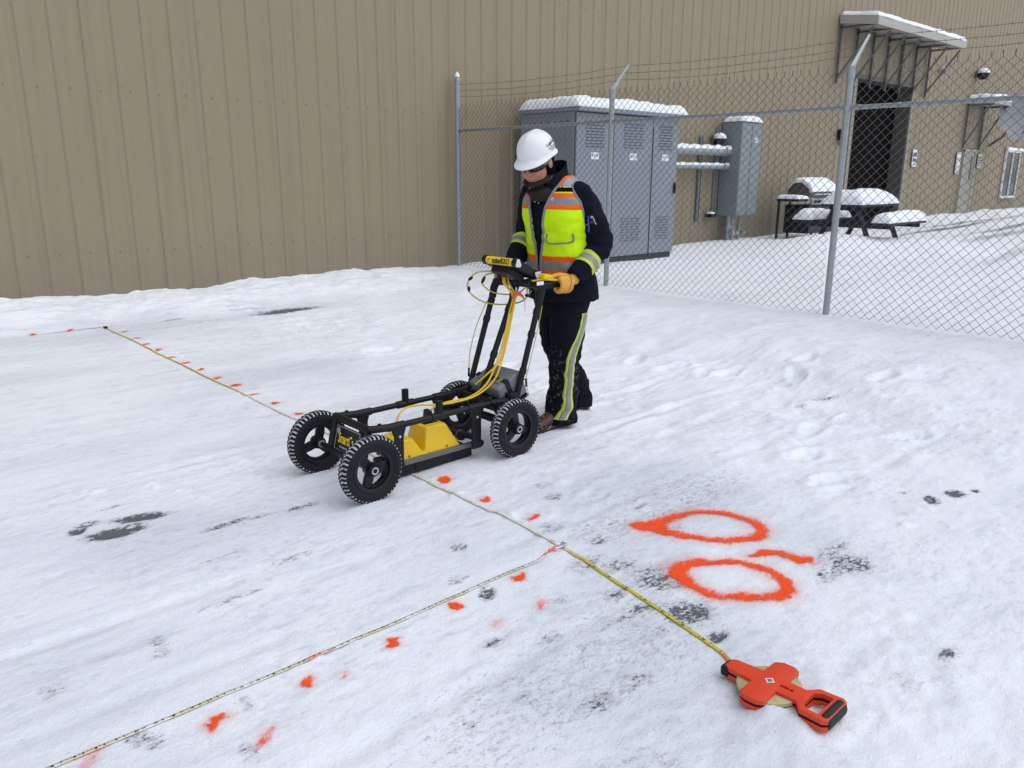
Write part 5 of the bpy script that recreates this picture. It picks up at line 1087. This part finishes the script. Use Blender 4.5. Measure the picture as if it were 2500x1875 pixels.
# ------------------------------------------------------------------ gloves
def glove(parts, name, lb=None):
    mb = MB()
    for pts, rad in parts: limb(mb, pts, rad, 12, 5)
    me = remesh(mb, .0032, 3); wrinkle(me, .004, (40, 40, 40), 45); return put(me, Matrix.Identity(4), name, 'glove', per, 80, lb)
fp = []
for i in range(4):
    x0 = 3.122 + .0235 * i; fp.append(([V3(x0 + .004, 3.050, .940 - .004 * i), V3(x0, 3.026, .922 - .003 * i), V3(x0 - .002, 3.023, .892 - .002 * i), V3(x0 - .003, 3.045, .868 - .001 * i), V3(x0 - .002, 3.072, .872), V3(x0, 3.083, .888)], [.014, .0135, .013, .0125, .0115, .010]))
fp += [([V3(3.135, 3.052, .930), V3(3.17, 3.046, .925), V3(3.205, 3.05, .922), V3(3.25, 3.052, .930)], [.022, .030, .031, .034]), ([V3(3.15, 3.040, .905), V3(3.20, 3.042, .905)], [.022, .026]), ([V3(3.20, 3.062, .938), V3(3.165, 3.075, .950), V3(3.125, 3.082, .951), V3(3.098, 3.084, .946)], [.020, .0165, .0145, .012])]
gL = glove(fp, 'glove'); MB().tube(spl([V3(3.19, 3.035, .953), V3(3.18, 3.012, .935), V3(3.172, 3.008, .90), V3(3.165, 3.016, .872)], 6), .0016, 5).build('seam', 'seam', gL)
fp = []
for i in range(4):
    x0 = 3.062 + .0235 * i; fp.append(([V3(x0 + .004, 3.480, .950), V3(x0, 3.502, .932), V3(x0, 3.503, .905), V3(x0, 3.482, .882), V3(x0, 3.455, .886), V3(x0, 3.446, .902)], [.014, .0135, .013, .0125, .0115, .010]))
fp += [([V3(3.075, 3.476, .942), V3(3.11, 3.482, .940), V3(3.165, 3.470, .955)], [.022, .030, .033]), ([V3(3.12, 3.464, .952), V3(3.08, 3.452, .956), V3(3.045, 3.448, .950)], [.019, .0155, .012])]
glove(fp, 'glove')
# ------------------------------------------------------------------ boots
def boot(heel, ang, name):
    c, s = math.cos(ang), math.sin(ang); z0 = gz(heel[0], heel[1]) - .006
    def P(f, l, z): return V3(heel[0] - f * c - l * s, heel[1] - f * s + l * c, z0 + z)
    d = V3(-c, -s, 0); l = V3(-s, c, 0); up = V3(0, 0, 1)
    m = MB(); m.loft([(P(-.015, 0, .075), up * .052, l * .034), (P(.03, 0, .078), up * .056, l * .040), (P(.09, 0, .075), up * .052, l * .041), (P(.14, .002, .062), up * .042, l * .044), (P(.195, .003, .050), up * .032, l * .047), (P(.245, .002, .045), up * .027, l * .043), (P(.272, 0, .042), up * .018, l * .028)], 24, 4)
    m.loft([(P(.035, 0, .07), d * .062, l * .042), (P(.03, 0, .13), d * .055, l * .043), (P(.025, 0, .20), d * .055, l * .046)], 20, 3)
    me = remesh(m, .005, 5); b = put(me, Matrix.Identity(4), name, 'boot', per, 80)
    so = [(P(f, q, 0).x, P(f, q, 0).y) for f, q in ((-.03, .0), (-.02, .03), (.03, .042), (.08, .038), (.13, .046), (.2, .052), (.25, .045), (.285, .018), (.288, 0), (.285, -.018), (.25, -.045), (.2, -.050), (.13, -.046), (.08, -.038), (.03, -.042), (-.02, -.03))]
    put(curve_plate(so, [], .028, .003), Matrix.Translation((0, 0, z0 + .016)), 'sole', 'sole', b, 40)
    lc = MB()
    for k in range(4): f = .11 + k * .025; lc.tube(spl([P(f, -.028, .092 - k * .007), P(f + .006, 0, .122 - k * .013), P(f, .028, .092 - k * .007)], 4), .003, 6)
    lc.build('laces', 'sole', b)
boot((3.385, 3.236), math.radians(-3), 'boot'); boot((3.735, 3.402), math.radians(3), 'boot')
# ------------------------------------------------------------------ measuring tapes
def tape_material(name, base, snowy):
    m = bpy.data.materials.new(name); t, b = nodes_of(m); L = t.links; N = t.nodes
    at = N.new('ShaderNodeAttribute'); at.attribute_name = 'along'; ac = N.new('ShaderNodeAttribute'); ac.attribute_name = 'across'; asn = N.new('ShaderNodeAttribute'); asn.attribute_name = 'snowy'
    def mth(op, a, c):
        n = N.new('ShaderNodeMath'); n.operation = op
        for k, q in enumerate((a, c)):
            if isinstance(q, (int, float)): n.inputs[k].default_value = q
            else: L.new(q, n.inputs[k])
        return n.outputs[0]
    def ticks(per, wid, reach):
        fr = mth('FRACT', mth('DIVIDE', at.outputs['Fac'], per), 0); a = mth('LESS_THAN', fr, wid / per); return mth('MULTIPLY', a, mth('LESS_THAN', ac.outputs['Fac'], reach))
    tk = mth('MAXIMUM', mth('MAXIMUM', ticks(.01, .0022, .40), ticks(.05, .003, .62)), ticks(.10, .0035, .85))
    nz = N.new('ShaderNodeTexNoise'); nz.inputs['Scale'].default_value = 45; nz.inputs['Detail'].default_value = 5; g = N.new('ShaderNodeNewGeometry'); L.new(g.outputs['Position'], nz.inputs['Vector'])
    m1 = N.new('ShaderNodeMix'); m1.data_type = 'RGBA'; m1.inputs[6].default_value = base + (1,); m1.inputs[7].default_value = (.02, .02, .02, 1); L.new(tk, m1.inputs[0])
    red = ticks(1.0, .09, 2.0); m3 = N.new('ShaderNodeMix'); m3.data_type = 'RGBA'; L.new(mth('MULTIPLY', red, .65), m3.inputs[0]); L.new(m1.outputs[2], m3.inputs[6]); m3.inputs[7].default_value = (.75, .12, .04, 1)
    mr = N.new('ShaderNodeMapRange'); mr.inputs[1].default_value = .40; mr.inputs[2].default_value = .75; L.new(mth('MULTIPLY', mth('ADD', nz.outputs[0], .15), asn.outputs['Fac']), mr.inputs[0])
    m2 = N.new('ShaderNodeMix'); m2.data_type = 'RGBA'; L.new(mr.outputs[0], m2.inputs[0]); L.new(m3.outputs[2], m2.inputs[6]); m2.inputs[7].default_value = (.80, .82, .86, 1)
    L.new(m2.outputs[2], b.inputs['Base Color']); b.inputs['Roughness'].default_value = .42; return m
MT['tape_y'] = tape_material('yellow_printed_tape', (.72, .54, .02), 0); MT['tape_b'] = tape_material('pale_printed_tape', (.60, .55, .36), 0)
def tape_strip(name, pts, width, mat, parent, snowy, step=.01, lift=.006, twist=None):
    P = []; L0 = 0
    for (ax_, ay), (bx, by) in zip(pts, pts[1:]):
        n = max(2, int(math.hypot(bx - ax_, by - ay) / step))
        for k in range(n): P.append((ax_ + (bx - ax_) * k / n, ay + (by - ay) * k / n))
    P.append(pts[-1]); P = np.array(P); d = np.gradient(P, axis=0); d /= np.linalg.norm(d, axis=1)[:, None]; nrm = np.stack([-d[:, 1], d[:, 0]], 1)
    s = np.concatenate([[0], np.cumsum(np.linalg.norm(np.diff(P, axis=0), axis=1))]); zc = np.maximum(gzv(P[:, 0], P[:, 1]), np.maximum(gzv(*(P + nrm * width / 2).T), gzv(*(P - nrm * width / 2).T)))
    ker = np.ones(15) / 15; zs = np.convolve(np.pad(zc, 7, mode='edge'), ker, 'valid'); zs = np.maximum(zs, zc) + lift; zs = np.convolve(np.pad(zs, 3, mode='edge'), np.ones(7) / 7, 'valid')
    sn = snowy(s / s[-1]); tw = np.zeros(len(P)) if twist is None else twist(P)
    V = []; al = []; ac = []; sv = []
    for i in range(len(P)):
        for q, k in ((-1, 0), (0, .5), (1, 1)):
            c, sn_ = math.cos(tw[i]), math.sin(tw[i]); V.append((P[i, 0] + nrm[i, 0] * q * width / 2 * c, P[i, 1] + nrm[i, 1] * q * width / 2 * c, zs[i] + q * width / 2 * sn_ + (.0006 if q == 0 else 0))); al.append(s[i]); ac.append(k); sv.append(sn[i])
    mb = MB(); mb.v = V
    for i in range(len(P) - 1):
        for k in (0, 1): a = i * 3 + k; mb.f.append((a, a + 1, a + 4, a + 3))
    ob = mb.build(name, mat, parent, 60); fattr(ob.data, 'along', al); fattr(ob.data, 'across', ac); fattr(ob.data, 'snowy', sv)
    sm = ob.modifiers.new('solid', 'SOLIDIFY'); sm.thickness = .0006; sm.offset = -1
    return ob, P, zs, d, s
reel = thing('tape_measure', 'orange open-reel tape measure with its yellow tape run out across the snow', 'tape measure', (1.935, .98, .0))
T1 = [(2.256, 8.394), (2.262, 7.70), (2.246, 7.03), (2.232, 6.41), (2.214, 5.85), (2.222, 5.3), (2.212, 4.82), (2.212, 4.42), (2.208, 3.6), (2.207, 3.18), (2.198, 2.91), (2.2, 2.736), (2.206, 2.39), (2.183, 2.09), (2.173, 1.973), (2.131, 1.778), (2.08, 1.494), (2.022, 1.219), (1.975, 1.128)]
tb, P, zs, dv, ss_ = tape_strip('blade', T1[::-1], .0145, 'tape_y', reel, lambda u: np.clip(1.35 * ss(.09, .16, u) * (1 - ss(.50, .66, u)), 0, 1), lift=.005)
kx = lambda Y: int(np.argmin(np.abs(P[:, 1] - Y)))
for num, Y in (('90', 1.300), ('80', 1.396), ('70', 1.493), ('60', 1.590), ('50', 1.687), ('40', 1.784), ('30', 1.880)):
    i = kx(Y); o = Vector((P[i, 0], P[i, 1], zs[i] + .0012)); dd = Vector((-dv[i, 0], -dv[i, 1], 0)); put(text_mesh(num, .0125, 1.2, .0004, .0003), frame(o, -dd, dd.cross(Vector((0, 0, 1)))), 'numeral', 'ink', tb)
MB().box((2.25, 8.41, gz(2.25, 8.41) + .012), (.03, .06, .014), bev=.003).build('end_hook', 'plastic', reel)
# reel body: local frame, u towards the nose (away from the camera), v to the right
RC = Vector((1.938, 1.000, gz(1.938, 1.0) + .036)); ru = Vector((-.02, 1, 0)).normalized(); rv = Vector((1, .02, 0)).normalized(); rt = Matrix.Rotation(math.radians(-2), 4, 'X')
fm = frame(RC, rv, ru) @ rt
out = [(-.026, .120), (-.018, .136), (.018, .136), (.027, .126), (.033, .037), (.096, .037), (.112, .016), (.112, -.020), (.100, -.037), (.033, -.037), (.031, -.098), (.062, -.124), (.066, -.190), (.056, -.202), (-.056, -.202), (-.066, -.190), (-.062, -.124), (-.031, -.098), (-.033, -.037), (-.100, -.037), (-.112, -.020), (-.112, .016), (-.100, .037), (-.033, .037)]
hole = [(-.034, -.118), (.034, -.118), (.049, -.138), (.050, -.172), (-.050, -.172), (-.049, -.138)]; slot = [(-.007, -.030), (.007, -.030), (.007, -.075), (-.007, -.075)]
for zz, nm in ((.011, 'upper_frame'), (-.013, 'lower_frame')):
    put(curve_plate(out, [hole, slot] if zz > 0 else [hole], .012, .0016), fm @ Matrix.Translation((0, 0, zz)), nm, 'orange', reel, 30)
mid = [(a * .985, b * .985) for a, b in out]; put(curve_plate(mid, [hole], .012, 0), fm @ Matrix.Translation((0, 0, -.001)), 'centre_gasket', 'plastic', reel)
sp = MB(); sp.lathe([(.02, -.0075), (.091, -.0075), (.094, -.005), (.094, .005), (.091, .0075), (.02, .0075)], (0, 0, 0), (0, 0, 1), 48, closed=True)
spo = sp.build('spool', 'tape_spool', reel, 40); spo.data.transform(Matrix.Translation(-Vector((0, 0, 0)))); spo.data.transform(Matrix.Translation(origin(reel))); spo.data.transform(fm); spo.data.transform(Matrix.Translation(-origin(reel)))
for k in range(5):
    rg_ = MB(); r_ = .042 + k * .011; rg_.lathe([(r_ - .0012, .0068), (r_, .0082), (r_ + .0012, .0068)], (0, 0, 0), (0, 0, 1), 40); o_ = rg_.build('winding_ridge', 'tape_spool', reel); o_.data.transform(Matrix.Translation(origin(reel))); o_.data.transform(fm); o_.data.transform(Matrix.Translation(-origin(reel)))
def rl(mb, nm, mat, par=reel, sm=40):
    mb.v = [tuple(fm @ Vector(p)) for p in mb.v]; return mb.build(nm, mat, par, sm)
gp = MB(); gp.loft([((x_, -.190, -.001), (0, .0205 if abs(x_) < .05 else .0185, 0), (0, 0, .0235 if abs(x_) < .05 else .021)) for x_ in (-.053, -.046, 0, .046, .053)], 20); rl(gp, 'hand_grip', 'grip')
ns = MB(); ns.box((-.004, .134, -.001), (.052, .030, .032), bev=.007); rl(ns, 'tape_mouth', 'plastic')
st_ = MB(); st_.box((0, .0, .0182), (.022, .022, .0012), Matrix.Rotation(.78, 3, 'Z')); so_ = rl(st_, 'sticker', 'white'); si = MB(); si.box((0, 0, .0191), (.014, .014, .0006), Matrix.Rotation(.78, 3, 'Z')); rl(si, 'sticker_print', 'greycase', so_)
for a, b in ((0, -.062), (-.02, .09)): q = MB(); q.cyl((a, b, .0150), (a, b, .0190), .0032, 10); rl(q, 'screw', 'orange')
ln = Vector((2.06, 1.0, 0))
# second tape
t2 = thing('measuring_tape', 'pale printed measuring tape running along the left foreground to a metal end hook', 'tape measure', (1.2, 2.07, 0))
T2 = [(2.10, 2.088), (2.028, 2.066), (1.874, 2.074), (1.655, 2.066), (1.406, 2.066), (1.14, 2.066), (.977, 2.068), (.761, 2.075), (.544, 2.077), (.403, 2.081), (.235, 2.085), (-.6, 2.10), (-2.2, 2.12)]
TP2 = tape_strip('blade', T2, .0135, 'tape_b', t2, lambda u: np.clip(.75 + .2 * np.sin(u * 90), 0, 1), lift=.005)
ob2_, P2, z2_, d2_, s2_ = TP2
num_me = {k: text_mesh(str(k), .0115, 1.05, .0003, .0003) for k in range(1, 13)}
for i_ in range(72):
    xq = 2.0 - i_ * .0254; j_ = int(np.argmin(np.abs(P2[:, 0] - xq))); me_ = num_me[(i_ % 12) + 1]; nb_ = bpy.data.objects.new('numeral', me_); me_.materials.clear(); me_.materials.append(MT['ink']); col.objects.link(nb_); nb_.parent = ob2_
    dd = Vector((-d2_[j_, 0], -d2_[j_, 1], 0)); nb_.matrix_local = Matrix.Translation(-origin(t2)) @ frame((P2[j_, 0], P2[j_, 1] , z2_[j_] + .0012), dd, Vector((-dd.y, dd.x, 0)))
hz = gz(2.15, 2.08); hk = MB(); hk.tube([(2.105, 2.088, hz + .012), (2.15, 2.085, hz + .016)], [.005, .006], 6); hk.build('end_loop', 'orange_rib', t2)
h2 = MB(); lo = [(2.14 + .030 * math.cos(a) * .9 + .02, 2.082 + .012 * math.sin(a), hz + .018) for a in [2 * math.pi * k / 16 for k in range(17)]]; h2.tube(lo, .0032, 6, caps=False); h2.box((2.185, 2.080, hz + .018), (.020, .026, .010), bev=.002); h2.build('end_hook', 'silver', t2, 40)
# ------------------------------------------------------------------ spray paint on the snow
def paint_material():
    m = bpy.data.materials.new('orange_spray_paint'); t, b = nodes_of(m); L = t.links; N = t.nodes
    at = N.new('ShaderNodeAttribute'); at.attribute_name = 'paint'; g = N.new('ShaderNodeNewGeometry')
    def nz(s, d=5):
        n = N.new('ShaderNodeTexNoise'); n.inputs['Scale'].default_value = s; n.inputs['Detail'].default_value = d; n.inputs['Roughness'].default_value = .65; L.new(g.outputs['Position'], n.inputs['Vector']); return n.outputs[0]
    def mth(op, a, c, cl=False):
        n = N.new('ShaderNodeMath'); n.operation = op; n.use_clamp = cl
        for k, q in enumerate((a, c)):
            if isinstance(q, (int, float)): n.inputs[k].default_value = q
            else: L.new(q, n.inputs[k])
        return n.outputs[0]
    k = mth('ADD', at.outputs['Fac'], mth('MULTIPLY', mth('SUBTRACT', nz(85, 6), .5), 2.3))
    mr = N.new('ShaderNodeMapRange'); mr.interpolation_type = 'SMOOTHSTEP'; mr.inputs[1].default_value = .30; mr.inputs[2].default_value = .95; mr.inputs[4].default_value = .97; L.new(k, mr.inputs[0])
    mist = mth('MULTIPLY', mth('MULTIPLY', at.outputs['Fac'], nz(160, 3)), 1.15)
    al = mth('MAXIMUM', mr.outputs[0], mist, True)
    cm = N.new('ShaderNodeMix'); cm.data_type = 'RGBA'; cm.inputs[6].default_value = (.93, .055, .008, 1); cm.inputs[7].default_value = (1.0, .12, .012, 1); L.new(nz(18), cm.inputs[0]); L.new(cm.outputs[2], b.inputs['Base Color'])
    b.inputs['Roughness'].default_value = .65; b.inputs['Specular IOR Level'].default_value = .2; L.new(al, b.inputs['Alpha'])
    bp = N.new('ShaderNodeBump'); bp.inputs['Strength'].default_value = .6; bp.inputs['Distance'].default_value = .008; L.new(nz(40), bp.inputs['Height']); L.new(bp.outputs[0], b.inputs['Normal'])
    return m
MT['paint'] = paint_material()
def paint(name, line, wd, feather, label, cat, group=None, seed=0, peak=1.0, closed=False, step=.006):
    P = np.array(line, float)
    if closed: P = np.concatenate([P, P[:1]])
    W = np.array(wd if isinstance(wd, (list, tuple)) else [wd] * len(line), float)
    if closed: W = np.concatenate([W, W[:1]])
    mg = W.max() + feather * 2.2; x0, y0 = P.min(0) - mg; x1, y1 = P.max(0) + mg
    X, Y = np.meshgrid(np.arange(x0, x1, step), np.arange(y0, y1, step)); A = np.full(X.shape, -9.0)
    Xw = X + .034 * fb2(X * 26, Y * 26, 4, seed, .62); Yw = Y + .034 * fb2(X * 26, Y * 26, 4, seed + 50, .62)
    segs = list(zip(P, P[1:], W, W[1:])) or [(P[0], P[0] + 1e-4, W[0], W[0])]
    for a, b, wa, wb in segs:
        ab = b - a; tt = np.clip(((Xw - a[0]) * ab[0] + (Yw - a[1]) * ab[1]) / (ab @ ab), 0, 1); dist = np.hypot(Xw - a[0] - ab[0] * tt, Yw - a[1] - ab[1] * tt); A = np.maximum(A, (wa + (wb - wa) * tt - dist) / feather)
    al = peak * (.75 * ss(-.55, .55, A) * (.90 + .7 * fb2(X * 7, Y * 7, 3, seed + 7)) + .30 * ss(-2.0, .6, A)) 
    Zp = gzv(X.ravel(), Y.ravel()).reshape(X.shape) + .004
    me, used = grid_mesh(name, X, Y, Zp, al > .02); fattr(me, 'paint', al.ravel()[used]); ob = link(name, me, 'paint'); return tag(ob, label, cat, group)
def cring(pts, n=7):
    k = len(pts); o = []
    for i in range(k):
        a, b, c, d = (np.array(pts[(i + j) % k]) for j in (-1, 0, 1, 2))
        for q in range(n): t_ = q / n; o.append(tuple(.5 * (2 * b + (c - a) * t_ + (2 * a - 5 * b + 4 * c - d) * t_ ** 2 + (3 * b - a - 3 * c + d) * t_ ** 3)))
    return o
r1 = [(2.575, 2.019), (2.597, 1.992), (2.623, 1.964), (2.649, 1.967), (2.725, 1.973), (2.843, 1.956), (2.929, 1.908), (2.981, 1.842), (3.0, 1.769), (2.993, 1.694), (2.956, 1.632), (2.88, 1.607), (2.815, 1.633), (2.743, 1.673), (2.697, 1.722), (2.655, 1.801), (2.62, 1.873), (2.613, 1.921), (2.624, 1.954)]
w1 = [.026, .046, .050, .046, .032, .023, .019, .020, .022, .025, .028, .026, .021, .020, .021, .024, .030, .040, .046]
c1 = [(p.x, p.y) for p in spl([(a_, b_, 0) for a_, b_ in r1], 4)]; paint('painted_ring', c1, [float(np.interp(i / 4, range(19), w1)) for i in range(len(c1))], .038, 'orange spray-painted oval without a tail, the farther of the two big rings', 'paint mark', seed=3)
r2 = [(2.404, 1.656), (2.487, 1.638), (2.547, 1.591), (2.599, 1.538), (2.63, 1.467), (2.632, 1.397), (2.605, 1.328), (2.554, 1.285), (2.496, 1.282), (2.436, 1.323), (2.385, 1.369), (2.327, 1.427), (2.317, 1.485), (2.325, 1.553), (2.353, 1.619)]; w2 = [.026, .018, .015, .013, .015, .018, .020, .022, .021, .020, .020, .019, .019, .020, .026]
c2 = cring(r2, 5); paint('painted_ring', c2, [1.28 * float(np.interp(i / 5, range(16), w2 + w2[:1])) for i in range(len(c2))], .040, 'orange spray-painted oval beside the dark bare patch, nearer of the two rings', 'paint mark', seed=9, closed=True)
paint('painted_tail', [(2.700, 1.52), (2.766, 1.498), (2.808, 1.46), (2.817, 1.415), (2.815, 1.372), (2.832, 1.358)], [.017, .021, .022, .024, .030, .030], .028, 'short curved orange paint stroke at the upper right of the nearer ring', 'paint mark', seed=14)
far = [(1.639, 8.51), (1.952, 8.496), (2.343, 8.145), (2.323, 7.752), (2.3, 7.415), (2.302, 7.097), (2.279, 6.726), (2.281, 6.423), (2.282, 6.121), (2.267, 5.772), (2.29, 5.466), (2.273, 5.15), (2.287, 4.856), (2.284, 4.537)]
ordn = ['first', 'second', 'third', 'fourth', 'fifth', 'sixth', 'seventh', 'eighth', 'ninth', 'tenth', 'eleventh', 'twelfth']
for i, (X, Y) in enumerate(far):
    lab = ('leftmost far orange paint dot near the foot of the snow bank', 'second orange paint dot from the left, just left of the far tape end')[i] if i < 2 else '%s orange paint dot along the yellow tape, counted from its far end' % ordn[i - 2]
    big = i == 10; s = random.uniform(.8, 1.15); dx = random.uniform(.010, .022)
    paint('paint_dot', [(X - dx, Y - dx * .6 + random.uniform(-.02, .02)), (X, Y + random.uniform(-.01, .02)), (X + dx * .8, Y - dx * .2 + random.uniform(-.015, .015))], .016 * s * (1.9 if big else 1), .022, lab, 'paint mark', 'orange marker dots', seed=20 + i, step=.008)
near = [((2.287, 3.001), .036, 'orange paint dot on the snow just right of the cart sled'), ((2.272, 2.682), .026, 'ragged orange paint dot between the cart and the tape crossing'), ((2.286, 2.381), .022, 'orange paint dot nearest above the tape crossing'),
        ((1.882, 2.013), .030, 'orange paint dot nearest the end hook of the pale tape'), ((1.574, 2.017), .024, 'second orange paint dot along the pale tape from its hook'), ((1.274, 1.966), .026, 'third orange paint dot along the pale tape, squarish with a drip'),
        ((.973, 1.976), .020, 'fourth orange paint dot along the pale tape, small and ring-like'), ((.676, 1.972), .028, 'fifth orange paint dot along the pale tape, star-like and lowest bold one')]
for i, ((X, Y), r, lab) in enumerate(near): paint('paint_dot', [(X + r * random.uniform(-.9, .9), Y + r * random.uniform(-.7, .7)) for q in range(4)], [r * .75, r * .45, r * .55, r * .3], .017, lab, 'paint mark', 'orange marker dots', seed=40 + i, step=.005)
faint = [((1.801, 1.819), .020, .62, 'small faint orange smudge right of the pale tape, near the tape crossing'), ((1.602, 1.831), .018, .48, 'faint pink smudge below the small faint orange smudge'), ((.756, 1.823), .022, .58, 'broken faint orange streak below the star-like paint dot'), ((1.063, 1.927), .010, .6, 'tiny orange fleck right of the ring-like paint dot'), ((.376, 2.051), .030, .40, 'pale pink smudge beside the pale tape at the lower left')]
for i, ((X, Y), r, pk, lab) in enumerate(faint): paint('paint_smudge', [(X - r, Y - r * .8), (X + r, Y + r * .8)], r * .5, .018, lab, 'paint mark', 'faint paint smudges', seed=60 + i, peak=pk, step=.005)
